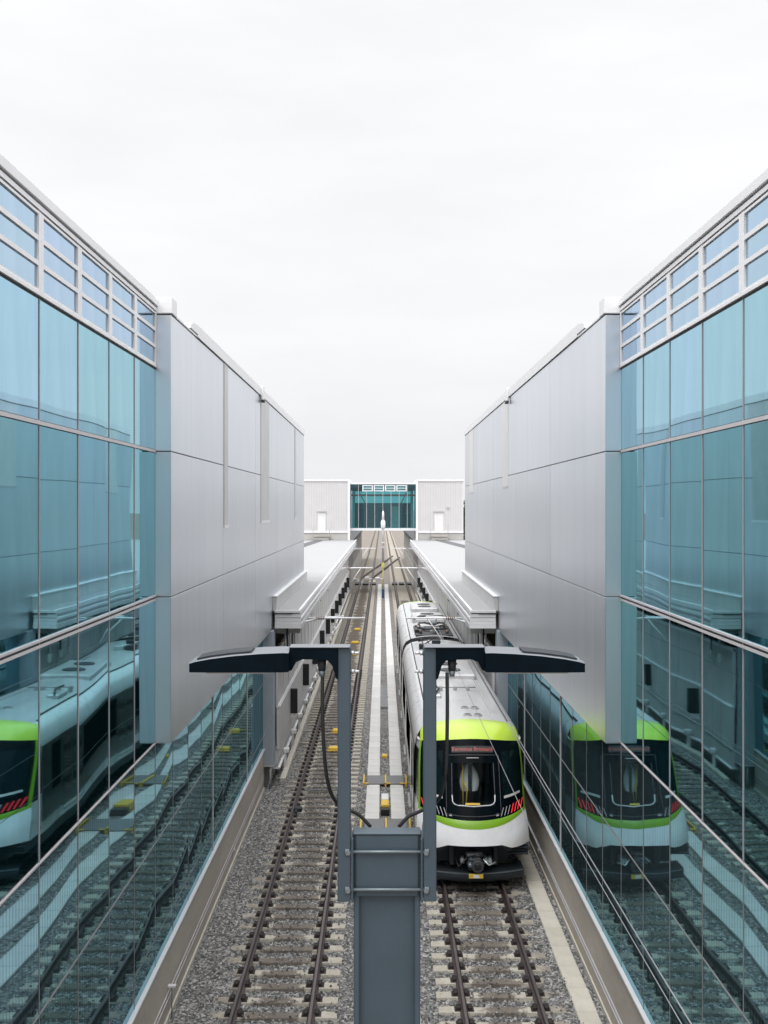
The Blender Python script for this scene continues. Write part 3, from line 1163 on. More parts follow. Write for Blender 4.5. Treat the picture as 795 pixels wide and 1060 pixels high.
def far_platform(s):
    t = empty('far_platform', 'shaded far platform wall beyond the station bridge ' + ('on the empty track side' if s < 0 else 'on the train side'), 'platform', 'far platform walls')
    box_part('base', t, s * 3.95, s * 9, 126, 196, -.35, 1.9, 'platform')
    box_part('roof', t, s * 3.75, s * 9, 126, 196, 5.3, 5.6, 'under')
    box_part('back_wall', t, s * 5.4, s * 5.6, 126, 196, 1.9, 5.29, 'dark_gap')  # near-black colour stands for the shade inside, end wall likewise
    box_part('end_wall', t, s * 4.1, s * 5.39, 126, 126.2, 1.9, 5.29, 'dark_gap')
    y = 127
    while y < 195:
        box_part('post', t, s * 3.95, s * 4.15, y, y + .25, 1.9, 5.29, 'interior')
        if random.random() < .6:
            box_part('cabinet', t, s * 4.3, s * 4.9, y + 1, y + 2.6, 1.9, random.uniform(3, 4.6), random.choice(['mast_blue', 'under', 'dark_gap', 'interior']), .03)
        y += 5.3


far_platform(-1)
far_platform(1)

# ------------------------------------------------------------------ vegetation beyond the bridge
def leaf_cloud(mb, c, r, n, size=.16):
    for _ in range(n):
        d = Vector((random.gauss(0, 1), random.gauss(0, 1), random.gauss(0, 1)))
        d = d.normalized() * (random.random() ** .4)
        p = Vector((c[0] + d.x * r[0], c[1] + d.y * r[1], c[2] + d.z * r[2]))
        a = Vector((random.gauss(0, 1), random.gauss(0, 1), random.gauss(0, 1))).normalized()
        bq = a.orthogonal().normalized()
        cq = a.cross(bq)
        s = size * random.uniform(.6, 1.4)
        mb.poly([p + bq * s, p + cq * s * .6, p - bq * s, p - cq * s * .6], 'leaf')


def tree(x, y, h, r, label):
    t = empty('tree', label, 'tree', 'trees behind the station')
    mb = MB()
    mb.tube([(x, y, -.3), (x + .15, y, h * .3), (x - .1, y, h * .6), (x, y, h * .85)], [.28, .2, .12, .04], 'bark', 8)
    tr = mb
    cr = MB()
    for k in range(14):
        an = random.uniform(0, 6.28)
        rr = r * random.uniform(.2, .85)
        z = h * random.uniform(.42, .95)
        k2 = 1 - abs(z / h - .6) * 1.1
        px, py = x + math.cos(an) * rr * k2, y + math.sin(an) * rr * k2
        tr.tube([(x, y, z * .7), (px, py, z)], [.07, .02], 'bark', 5)
        leaf_cloud(cr, (px, py, z), (r * .38, r * .38, h * .10), 190, .17)
    tr.build('trunk', t)
    cr.build('crown', t, fix=False)


tree(11.6, 134, 10.8, 2.2, 'leafy tree in the gap between metal wall and far station')
tree(12.6, 150, 9.6, 2.4, 'lower leafy tree behind the gap beside the far station')

# ------------------------------------------------------------------ signal mast on the midline
t = empty('signal_mast', 'slim pale mast with yellow sleeve and blue base on the midline', 'mast')
mx, my = -.02, 112.
box_part('base', t, mx - .14, mx + .14, my - .14, my + .14, -.24, .75, 'mast_blue', .03)
mb = MB(); mb.tube([(mx, my, .75), (mx, my, 3.6)], .06, 'pale_yellow', 10); mb.build('sleeve', t)
mb = MB(); mb.tube([(mx, my, 3.6), (mx, my, 7.6), (mx, my, 8.2)], [.14, .13, .13], 'psd', 10); mb.build('pole', t)
mb = MB(); mb.tube([(mx, my, 7.3), (mx, my, 7.5), (mx, my, 8.1), (mx, my, 8.3)], [.14, .26, .26, .14], 'trim', 10); mb.build('collar', t)
mb = MB(); mb.tube([(mx, my, 8.3), (mx, my, 9.1), (mx, my, 9.3)], [.14, .12, .04], 'trim', 10); mb.build('head', t)
mb = MB(); mb.box(mx - .17, mx + .15, my - .2, my - .1, 3.1, 3.6, 'pale_yellow', .03); mb.build('sign_plate', t)
mb = MB()
for zz in (5.2, 5.7):
    mb.tube([(mx, my, zz), (mx, my, zz + .15)], .17, 'mullion', 10)
mb.build('band', t)

# ------------------------------------------------------------------ overhead line
def wire(pts, r, mat, label):
    mb = MB()
    mb.tube(pts, r, mat, 6)
    tag(mb.build('wire'), label, 'wire', 'overhead wires')


def sag(x0, z, ys, dz, n=8, x1=None):
    pts = []
    for a, b in zip(ys[:-1], ys[1:]):
        for k in range(n):
            t = k / n
            pts.append((x0, a + (b - a) * t, z - dz * 4 * t * (1 - t)))
    pts.append((x0, ys[-1], z))
    return pts


sup = [6, 38.6, 70.5, 104, 150]
wire(sag(2.29, 4.50, sup, .0), .0075, 'wire', 'lowest contact wire above the train, crossing in front of its windscreen')
wire(sag(2.44, 5.46, sup, .10), .0085, 'wire', 'upper messenger wire above the train, the outermost of the pair')
wire(sag(2.36, 5.44, sup, .02), .006, 'wire', 'thin feeder wire running close beside the upper messenger wire over the train')
wire(sag(-2.24, 4.50, sup, .0), .005, 'dark_wire', 'lowest contact wire above the empty track')
wire(sag(-2.36, 5.46, sup, .10), .005, 'dark_wire', 'upper messenger wire above the empty track')


def cantilever(s, y, label):
    t = empty('cantilever', label, 'wire bracket', 'overhead line brackets')
    X = lambda v: s * v
    mb = MB()
    mb.tube([(X(3.35), y - .6, 5.36), (X(2.5), y, 5.50)], .035, 'galv', 8)
    mb.build('strut', t)
    mb = MB()
    mb.tube([(X(2.9), y, 5.52), (X(.75), y, 5.52)], .035, 'trim', 8)
    mb.build('arm', t)
    mb = MB()
    mb.tube([(X(3.05), y + 1.2, 5.36), (X(1.6), y + 1.2, 5.46)], .03, 'trim', 8)
    mb.tube([(X(1.6), y + 1.2, 5.46), (X(2.24), y + .6, 4.52)], .016, 'trim', 6)
    mb.build('steady_arm', t)
    mb = MB()
    for k in range(5):
        mb.tube([(X(2.3 + k * .07), y, 5.52), (X(2.33 + k * .07), y, 5.52)], .07, 'insulator', 8)
    mb.build('insulator', t)


for s in (-1, 1):
    for y, where in ((38.6, 'at the near end of the canopy'), (70.5, 'halfway along the canopy'), (104, 'near the far station')):
        cantilever(s, y, 'pale overhead line bracket ' + where + (' over the empty track' if s < 0 else ' over the train track'))

# ------------------------------------------------------------------ train
def hw(z):
    zs = [.75, 1.0, 1.5, 1.85, 2.8, 3.2, 3.42, 3.6]
    ws = [1.44, 1.465, 1.455, 1.40, 1.385, 1.365, 1.335, 1.28]
    return float(np.interp(z, zs, ws))


SIDE = [(1.42, .75), (1.455, 1.0), (1.49, 1.5), (1.49, 2.8), (1.465, 3.2), (1.41, 3.46), (1.30, 3.66), (1.08, 3.80)]
def roof_z(x):
    return 3.80 + .12 * (1 - (x / 1.08) ** 2)


def front_y(u, z):
    y = 26.0 + .42 * u * u + .38 * u ** 4
    if z > 1.55:
        y += (z - 1.55) * .42
    else:
        y -= (1.55 - z) * .34
    return y


def train():
    t = empty('light_metro_train', 'white two-car metro train with lime green and black front', 'train')
    X0 = TR

    def cab(flip):
        def W(x, y, z):
            return (X0 + (-x if flip else x), (90.6 - y) if flip else y, z)
        us = [-1, -.968, -.94, -.85, -.75, -.65, -.55, -.47, -.395, -.3, -.2, -.1, 0, .1, .2, .3, .395, .47, .55, .65, .75, .85, .94, .968, 1]
        def r_skirt(u):
            a = abs(u)
            return 1.13 if a < .47 else (1.13 - (a - .47) / .2 * .11 if a < .67 else 1.02)
        r_b0 = lambda u: 1.51 + .29 * u * u
        r_b1 = lambda u: 1.71 + .15 * u * u
        r_m = lambda u: 3.62 - .20 * u * u
        def pt(u, z, push=0.):
            return W(u * hw(z), front_y(u, z) - push, z)
        # skirt
        P = []
        for v in np.linspace(0, 1, 7):
            row = []
            for u in us:
                z = r_skirt(u) + (r_b0(u) - r_skirt(u)) * v
                a = abs(u)
                bulge = .10 * math.exp(-((a - .8) / .28) ** 2) * math.sin(math.pi * min(1, v * 1.0)) * (1 - v)
                row.append(W(u * hw(z), front_y(u, z) - bulge, z))
            P.append(row)
        MB().grid(P, 'train_white').build('front_skirt', t)
        # lower green band + thin green side lines + crown
        gb = MB()
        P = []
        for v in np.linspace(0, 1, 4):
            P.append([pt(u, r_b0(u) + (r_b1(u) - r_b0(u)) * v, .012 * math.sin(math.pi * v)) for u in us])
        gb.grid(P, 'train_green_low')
        vs = [0, .06, .12, .165, .24, .32, .4, .5, .6, .70, .78, .86, .93, 1.0]
        MP = [[pt(u, r_b1(u) + (r_m(u) - r_b1(u)) * v) for u in us] for v in vs]
        nc = len(us)
        edge = lambda r, c: not (c < 1 or c >= nc - 2)
        gb.build('green_band', t)
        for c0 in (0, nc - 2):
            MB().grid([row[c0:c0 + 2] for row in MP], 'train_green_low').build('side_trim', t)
        mk = MB()
        wr = (3, 9)    # window rows vs[3]..vs[9]
        wc = (us.index(-.395), us.index(.395))
        inwin = lambda r, c: wr[0] <= r < wr[1] and wc[0] <= c < wc[1]
        mk.grid(MP, 'mask', skip=lambda r, c: (not edge(r, c)) or inwin(r, c))
        mk.build('front_mask', t)
        # crown
        P = []
        for v in np.linspace(0, 1, 9):
            row = []
            for u in us:
                z0 = r_m(u)
                x0 = u * hw(z0)
                y0 = front_y(u, z0)
                # roof rim profile at y = 27.95
                x1 = u * 1.31
                ax = abs(x1)
                z1 = roof_z(x1) if ax < 1.08 else float(np.interp(ax, [1.08, 1.30, 1.41], [3.80, 3.66, 3.46]))
                y1 = 27.95 + .12 * u * u
                e = v
                k = math.sin(e * math.pi / 2)
                row.append(W(x0 + (x1 - x0) * e, y0 + (y1 - y0) * (e ** 1.15), z0 + (z1 - z0) * k + (.03 * math.sin(math.pi * e) if abs(u) < .97 else 0)))
            P.append(row)
        MB().grid(P, 'train_green').build('green_crown', t)
        # cab sides from the front edge to the body
        for sgn in (-1, 1):
            zz = list(np.linspace(1.02, 3.42, 12))
            P = []
            for z in zz:
                xa, ya = hw(z), front_y(1, z)
                xb = float(np.interp(z, [p[1] for p in SIDE], [p[0] for p in SIDE]))
                P.append([W(sgn * (xa + (xb - xa) * q), ya + (28.4 - ya) * q, z) for q in (0, .35, .7, 1)])
            MB().grid(P, 'train_white', matf=lambda r, c: 'train_side' if 4 <= r <= 9 else 'train_white').build('cab_side', t)
            # upper corner piece: crown edge to cant rail
            P = []
            for q in np.linspace(0, 1, 5):
                z0 = 3.42
                ya = front_y(1, z0)
                a = (hw(z0), ya + (28.4 - ya) * q, z0)
                P.append([W(sgn * a[0], a[1], a[2]), W(sgn * 1.40, max(27.9, a[1]) if q > .4 else a[1] + .2, 3.47 if q > .2 else 3.43)])
            MB().grid(P, 'train_white').build('cab_corner', t)
        if flip:
            return
        # central window with the lit cab interior behind
        g = MB()
        g.grid(MP, 'cab_glass', skip=lambda r, c: not inwin(r, c))
        g.build('cab_window', t)
        fr = MB()
        def on(u, v, push):
            return Vector(pt(u, r_b1(u) + (r_m(u) - r_b1(u)) * v, push))
        loop = []
        for u in np.linspace(-.36, .36, 9): loop.append((u, vs[3] + .01))
        loop = [(-.395, vs[9]), (-.395, .3), (-.39, .22), (-.36, .19), (-.30, .178), (0, .172), (.30, .178), (.36, .19), (.39, .22), (.395, .3), (.395, vs[9])]
        fr.tube([on(u, v, .012) for u, v in loop], .012, 'train_seam', 6)
        fr.tube([on(u, v, .014) for u, v in loop[1:10]], .016, 'seat', 6)
        fr.build('window_frame', t)
        lip = MB()
        pts = [on(u, v, .02) for u, v in ((-.16, .19), (.11, .19), (.11, .215), (-.16, .215))]
        lip.poly(pts, 'yellow')
        lip.build('warning_label', t)
        door = MB()
        for u in (-.50, .50):
            door.tube([on(u, v, .004) for v in np.linspace(.05, .80, 8)], .012, 'train_seam', 6)
        door.tube([on(u, .80, .004) for u in np.linspace(-.50, .50, 9)], .014, 'train_seam', 6)
        door.tube([on(u, .05, .004) for u in np.linspace(-.50, .50, 9)], .012, 'train_seam', 6)
        door.tube([on(u, .765, .02) for u in np.linspace(-.12, .12, 4)], .012, 'mullion', 6)
        door.build('end_door_seal', t)
        inn = MB()
        inn.box(X0 - .72, X0 + .72, 26.75, 29.4, 1.75, 1.80, 'under')
        inn.box(X0 - .72, X0 + .72, 29.4, 29.45, 1.75, 3.6, 'train_seam')
        for q in (-.75, .72):
            inn.box(X0 + q, X0 + q + .03, 26.95, 29.4, 1.75, 3.3, 'under')
        inn.box(X0 - .72, X0 + .72, 27.3, 29.4, 3.5, 3.55, 'under')
        inn.build('cab_interior', t)
        st = MB()
        P = []
        for k in range(11):
            a = k / 10
            zc = 2.25 + a * .68
            w = .26 * math.sin(math.pi * min(1, .28 + a * .66)) ** .7
            P.append([(X0 - .06 + w * math.cos(th), 26.95 + .10 * a + .10 * math.sin(th), zc) for th in np.linspace(0, 2 * math.pi, 14)])
        st.grid(P, 'seat')
        st.box(X0 - .10, X0 + .0, 26.83, 26.87, 2.25, 2.95, 'under')
        st.build('driver_seat', t)
        gp = MB()
        gp.tube([(X0 - .24, 26.72, 1.85), (X0 - .24, 26.9, 3.05)], .018, 'yellow', 8)
        gp.tube([(X0 - .17, 26.72, 1.85), (X0 - .13, 26.8, 2.3), (X0 - .22, 26.8, 2.5)], .018, 'yellow', 8)
        gp.build('grab_pole', t)
        # side windows; pale strips paint the light reflected along their lower ledges
        for sgn in (-1, 1):
            sw = MB()
            P = [[Vector(pt(sgn * u, r_b1(u) + (r_m(u) - r_b1(u)) * v, .006)) for u in (.56, .66, .76, .86, .925)] for v in (.27, .4, .55, .7, .86)]
            sw.grid(P, 'train_glass')
            sw.build('side_window', t)
            lg = MB()
            lg.grid([[on(sgn * u, v + .015 * (u - .5), .012) for u in (.57, .7, .8, .90)] for v in (.235, .268)], 'seat')
            lg.build('window_ledge', t)
            for k in range(7):
                ub = .885 - .066 * k
                ut = ub + .055
                vb = lambda u: .028
                ww = .022 if k < 4 else .012
                h = .125 - .004 * k
                q = [on(sgn * ub, .022 + .006 * 0, .009), on(sgn * (ub + ww), .022, .009), on(sgn * min(.965, ut + ww), .022 + h, .009), on(sgn * min(.95, ut), .022 + h, .009)]
                l = MB()
                l.poly(q, 'red' if k < (4 if sgn > 0 else 4) else 'mullion')
                l.build('tail_light' if k < 4 else 'marker_light', t)
            bd = MB()
            q = [on(sgn * u, v, .008) for u, v in ((.40, .035), (.455, .035), (.445, .06), (.41, .06))]
            bd.poly(q, 'mullion')
            bd.build('badge', t)
        # destination display
        P = [[on(u, v, .010) for u in np.linspace(-.40, .40, 7)] for v in (.835, .915)]
        dsp = MB().grid(P, 'train_seam').build('destination_display', t)
        cu = bpy.data.curves.new('destination_text', 'FONT')
        cu.body = 'Terminus Brossard'
        cu.align_x = 'CENTER'
        cu.align_y = 'CENTER'
        cu.size = .125
        cu.offset = .0025
        tx = bpy.data.objects.new('tmp', cu)
        COL.objects.link(tx)
        bpy.context.view_layer.update()
        me = bpy.data.meshes.new_from_object(tx.evaluated_get(bpy.context.evaluated_depsgraph_get()))
        bpy.data.objects.remove(tx)
        vsn = np.array([v.co[:] for v in me.vertices])
        sx = 1.08 / (vsn[:, 0].max() - vsn[:, 0].min())
        for v in me.vertices:
            x = v.co.x * sx
            vv = .875 + v.co.y / 1.91
            p = on(x / hw(3.35), vv, .016)
            v.co = p
        me.materials.clear()
        me.materials.append(M['red_text'])
        o = bpy.data.objects.new('destination_text', me)
        COL.objects.link(o)
        o.parent = dsp
        # anticlimbers, coupler, pilot
        for sgn in (-1, 1):
            ac = MB()
            for k in range(4):
                z = .74 + k * .075
                ac.box(X0 + sgn * .94, X0 + sgn * 1.42, 26.42 + .03 * (k % 2), 27.2, z, z + .052, 'under', .01)
            ac.box(X0 + sgn * .95, X0 + sgn * 1.40, 26.5, 27.2, .72, 1.03, 'under')
            ac.build('anticlimber', t)
        nb = MB()
        nb.box(X0 - .95, X0 + .95, 26.75, 27.6, .45, 1.14, 'under', .02)
        nb.prism([(X0 - .92, 1.0), (X0 - .62, 1.155), (X0 + .62, 1.155), (X0 + .92, 1.0), (X0 + .92, .92), (X0 + .60, 1.06), (X0 - .60, 1.06), (X0 - .92, .92)], 26.12, 26.8, 'under')
        for q in (-.62, .5):
            nb.box(X0 + q, X0 + q + .12, 26.3, 26.8, .5, 1.08, 'under', .02)
        nb.build('headstock', t)
        cp = MB()
        cp.box(X0 - .19, X0 + .17, 25.78, 26.2, .52, .86, 'under', .05)
        cp.tube([(X0 + .05, 25.70, .66), (X0 + .05, 25.80, .66)], [.14, .17], 'train_seam', 16)
        cp.tube([(X0 + .05, 25.69, .66), (X0 + .05, 25.70, .66)], [.06, .09], 'black', 12)
        cp.tube([(X0 - .14, 25.66, .70), (X0 - .14, 25.82, .70)], [.035, .08], 'post_dark', 12)
        cp.tube([(X0, 26.2, .68), (X0, 26.9, .68)], .11, 'under', 12)
        cp.box(X0 - .22, X0 + .2, 25.85, 26.1, .86, .93, 'train_seam', .02)
        for q in (-.32, .28, .38):
            cp.tube([(X0 + q, 25.95, .72), (X0 + q + .02, 26.3, .74)], .06, 'post_dark', 10)
            cp.tube([(X0 + q, 25.93, .72), (X0 + q, 25.95, .72)], .045, 'galv', 10)
        cp.tube([(X0 + .2, 25.9, .80), (X0 + .34, 25.85, .66), (X0 + .52, 25.95, .70)], .022, 'galv', 8)
        cp.tube([(X0 - .2, 25.9, .84), (X0 - .42, 25.85, .62), (X0 - .5, 26.2, .8)], .022, 'rubber', 8)
        cp.tube([(X0 - .1, 25.8, .90), (X0 + .05, 25.75, .98), (X0 + .25, 25.9, .9)], .02, 'rubber', 8)
        cp.build('coupler', t)
        pl = MB()
        pl.box(X0 - .17, X0 + .19, 25.74, 25.79, .36, .47, 'yellow', .008)
        pl.box(X0 - .06, X0 + .09, 25.733, 25.74, .375, .455, 'train_white')
        pl.build('coupler_plate', t)
        P = []
        for z, dy in ((.16, .04), (.20, 0), (.36, 0), (.40, .05), (.40, .6)):
            P.append([(X0 + u * 1.30, 26.05 + .42 * u * u + dy, z - .03 * u * u) for u in np.linspace(-1, 1, 15)])
        MB().grid(P, 'under').build('pilot', t)
        P = [[(X0 + u * 1.29, 26.035 + .42 * u * u, z - .03 * u * u) for u in np.linspace(-1, 1, 15)] for z in (.36, .395)]
        MB().grid(P, 'post_dark').build('pilot_edge', t)

    cab(False)
    cab(True)

    # car bodies
    for ci, (ya, yb) in enumerate(((28.4, 44.7), (45.9, 62.2))):
        mb = MB()
        for sgn in (-1, 1):
            P = [[(X0 + sgn * x, y, z) for x, z in SIDE] for y in np.linspace(ya if ci else 27.95, yb if not ci else 62.65, 4)]
            # square the lower part of the ends to the cab side
            mb.grid(P, 'train_white')
        prof = [(-x, z) for x, z in SIDE] + [(x, z) for x, z in SIDE[::-1]]
        ye = yb if ci == 0 else ya
        mb.poly([(X0 + x, ye, z) for x, z in prof], 'train_seam')
        mb.build('car_body', t)
        P = [[(X0 + x, y, roof_z(x)) for x in np.linspace(-1.08, 1.08, 11)] for y in np.linspace(ya if ci else 27.95, yb if not ci else 62.65, 8)]
        MB().grid(P, 'train_roof').build('roof', t)
        # gutters
        for sgn in (-1, 1):
            mb = MB()
            mb.tube([(X0 + sgn * 1.09, 28.2 if ci == 0 else ya, 3.815), (X0 + sgn * 1.09, yb if ci == 0 else 62.3, 3.815)], .022, 'train_seam', 6)
            mb.build('gutter', t)
        # doors and windows
        for sgn in (-1, 1):
            doors = [ya + 1.9 + k * (yb - ya - 3.8) / 2 for k in range(3)]
            xs = X0 + sgn * 1.493
            for d in doors:
                mb = MB()
                mb.box(xs - .015, xs + sgn * .012, d - .68, d + .68, 1.08, 3.12, 'train_side', .006)
                dd = mb.build('door', t)
                for q in (-.34, .34):
                    mb = MB()
                    mb.box(xs + sgn * .010, xs + sgn * .018, d + q - .27, d + q + .27, 1.5, 2.95, 'train_glass', .003)
                    mb.build('door_window', dd)
                mb = MB()
                mb.box(xs + sgn * .010, xs + sgn * .016, d - .012, d + .012, 1.1, 3.1, 'train_seam')
                mb.build('door_seal', dd)
                mb = MB()
                mb.box(xs - .02, xs + sgn * .09, d - .7, d + .7, 1.0, 1.06, 'train_grey', .01)
                mb.build('threshold', t)
            lim = [ya + .3] + [q for d in doors for q in (d - .8, d + .8)] + [yb - .3]
            for a, bq in zip(lim[::2], lim[1::2]):
                if bq - a > .6:
                    mb = MB()
                    mb.box(xs - .012, xs + sgn * .008, a, bq, 1.78, 3.05, 'train_glass', .004)
                    mb.build('window', t)
            mb = MB()
            mb.box(xs - .012, xs + sgn * .004, (ya + .1 if ci else 27.97), (yb - .1 if ci == 0 else 62.63), 1.12, 3.17, 'train_side')
            mb.build('window_band', t)
        # underframe, bogies
        mb = MB()
        mb.box(X0 - 1.38, X0 + 1.38, ya - (1.0 if ci == 0 else 0), yb + (0 if ci == 0 else 1.0), .42, .85, 'under', .03)
        mb.build('underframe', t)
        for yc in (ya + 1.3, yb - 2.3) if ci == 0 else (ya + 2.3, yb - 1.3):
            bg = MB()
            bg.box(X0 - 1.15, X0 + 1.15, yc - 1.2, yc + 1.2, .30, .60, 'under', .05)
            bo = bg.build('bogie', t)
            for yy in (-.9, .9):
                for sgn in (-1, 1):
                    w = MB()
                    w.tube([(X0 + sgn * .69, yc + yy, .37), (X0 + sgn * .82, yc + yy, .37)], .36, 'post_dark', 20)
                    w.build('wheel', bo)
    mb = MB()
    for k in range(9):
        y = 44.72 + k * .13
        mb.box(X0 - 1.15, X0 + 1.15, y, y + .09, .7, 3.62, 'rubber', .02)
        mb.box(X0 - 1.08, X0 + 1.08, y + .09, y + .13, .75, 3.55, 'rubber')
    mb.build('gangway', t)
    # roof equipment
    for (y0, y1, hh, w) in ((34.6, 37.8, .12, .82), (51.6, 54.6, .16, .82), (56.6, 59.4, .20, .74)):
        mb = MB()
        mb.box(X0 - w, X0 + w, y0, y1, 3.80, 3.93 + hh, 'train_grey' if hh > .21 else 'train_roof', .06)
        u = mb.build('cooling_unit', t)
        for k in range(2):
            yy = y0 + (y1 - y0) * (.28 + .44 * k)
            mb = MB()
            mb.tube([(X0, yy, 3.93 + hh), (X0, yy, 3.96 + hh)], .36, 'train_seam', 20)
            mb.build('fan', u)
    for yy in (28.45, 29.45):
        for dx in (.02, .30):
            mb = MB()
            mb.tube([(X0 + dx, yy, 3.90), (X0 + dx, yy, 3.955)], [.13, .11], 'train_grey', 18)
            mb.tube([(X0 + dx, yy, 3.955), (X0 + dx, yy, 3.96)], [.085, .085], 'train_seam', 16)
            mb.build('roof_vent', t)
    mb = MB()
    mb.tube([(X0 - .95, 32.4, 4.0), (X0 + .6, 32.4, 4.0)], .022, 'train_grey', 8)
    for q in (-.9, -.55, -.1, .3):
        mb.box(X0 + q, X0 + q + .10, 32.3, 32.5, 3.85, 4.04, 'train_grey', .02)
    mb.build('antenna_rail', t)
    mb = MB()
    mb.box(X0 - .9, X0 - .55, 31.2, 32.0, 3.83, 3.98, 'galv', .03)
    mb.tube([(X0 - .8, 31.1, 3.99), (X0 - .6, 31.8, 4.05), (X0 - .65, 32.4, 4.05)], .03, 'under', 8)
    mb.build('cable_box', t)
    for q in (.72, .80, .88):
        mb = MB()
        mb.tube([(X0 + q, 29.0, 3.88 - (q - .72) * .25), (X0 + q, 40, 3.88 - (q - .72) * .25)], .014, 'train_grey', 6)
        mb.build('roof_conduit', t)
    # pantograph, folded
    pn = MB()
    pn.box(X0 - .85, X0 + .85, 46.2, 49.6, 3.88, 3.95, 'train_seam', .02)
    for (x, y) in ((-.6, 46.6), (.6, 46.6), (-.6, 49.0), (.6, 49.0), (0, 47.8)):
        pn.tube([(X0 + x, y, 3.95), (X0 + x, y, 4.14)], .07, 'insulator', 10)
    pb = pn.build('pantograph_base', t)
    pa = MB()
    pa.tube([(X0 - .6, 46.6, 4.16), (X0 + .6, 46.6, 4.16), (X0 + .6, 49.0, 4.16), (X0 - .6, 49.0, 4.16), (X0 - .6, 46.6, 4.16)], .035, 'under', 8)
    pa.tube([(X0 - .35, 48.8, 4.2), (X0, 46.5, 4.36)], .05, 'under', 8)
    pa.tube([(X0 + .35, 48.8, 4.2), (X0, 46.5, 4.36)], .05, 'under', 8)
    pa.tube([(X0, 46.5, 4.36), (X0 - .3, 49.1, 4.46)], .035, 'post_dark', 8)
    pa.tube([(X0, 46.5, 4.36), (X0 + .3, 49.1, 4.46)], .035, 'post_dark', 8)
    for dy in (0, .3):
        pa.tube([(X0 - .85, 49.0 + dy, 4.32), (X0 - .55, 49.0 + dy, 4.47), (X0 + .55, 49.0 + dy, 4.47), (X0 + .85, 49.0 + dy, 4.32)], .03, 'rubber', 8)
    pa.build('pantograph_arm', t)
    mb = MB()
    for k in range(16):
        x = X0 + random.uniform(-.8, .8)
        y = random.uniform(40.5, 44.2) if k < 7 else random.uniform(46.1, 50.2)
        s = random.uniform(.08, .22)
        mb = MB()
        mb.box(x - s, x + s, y - s, y + s, 3.84, 3.98 + random.uniform(.02, .16), random.choice(['under', 'train_grey', 'train_seam', 'galv']), .02)
        mb.build('switchgear_box', t)
    for k in range(7):
        x = X0 + random.uniform(-.8, .8)
        y = random.uniform(41, 43.4) if k < 3 else random.uniform(46, 49)
        mb = MB()
        mb.tube([(x, y, 3.98), (x + random.uniform(-.4, .4), y + .5, 4.12), (x + random.uniform(-.5, .5), y + 1.1, 3.98)], .025, 'rubber', 6)
        mb.build('roof_hose', t)


train()

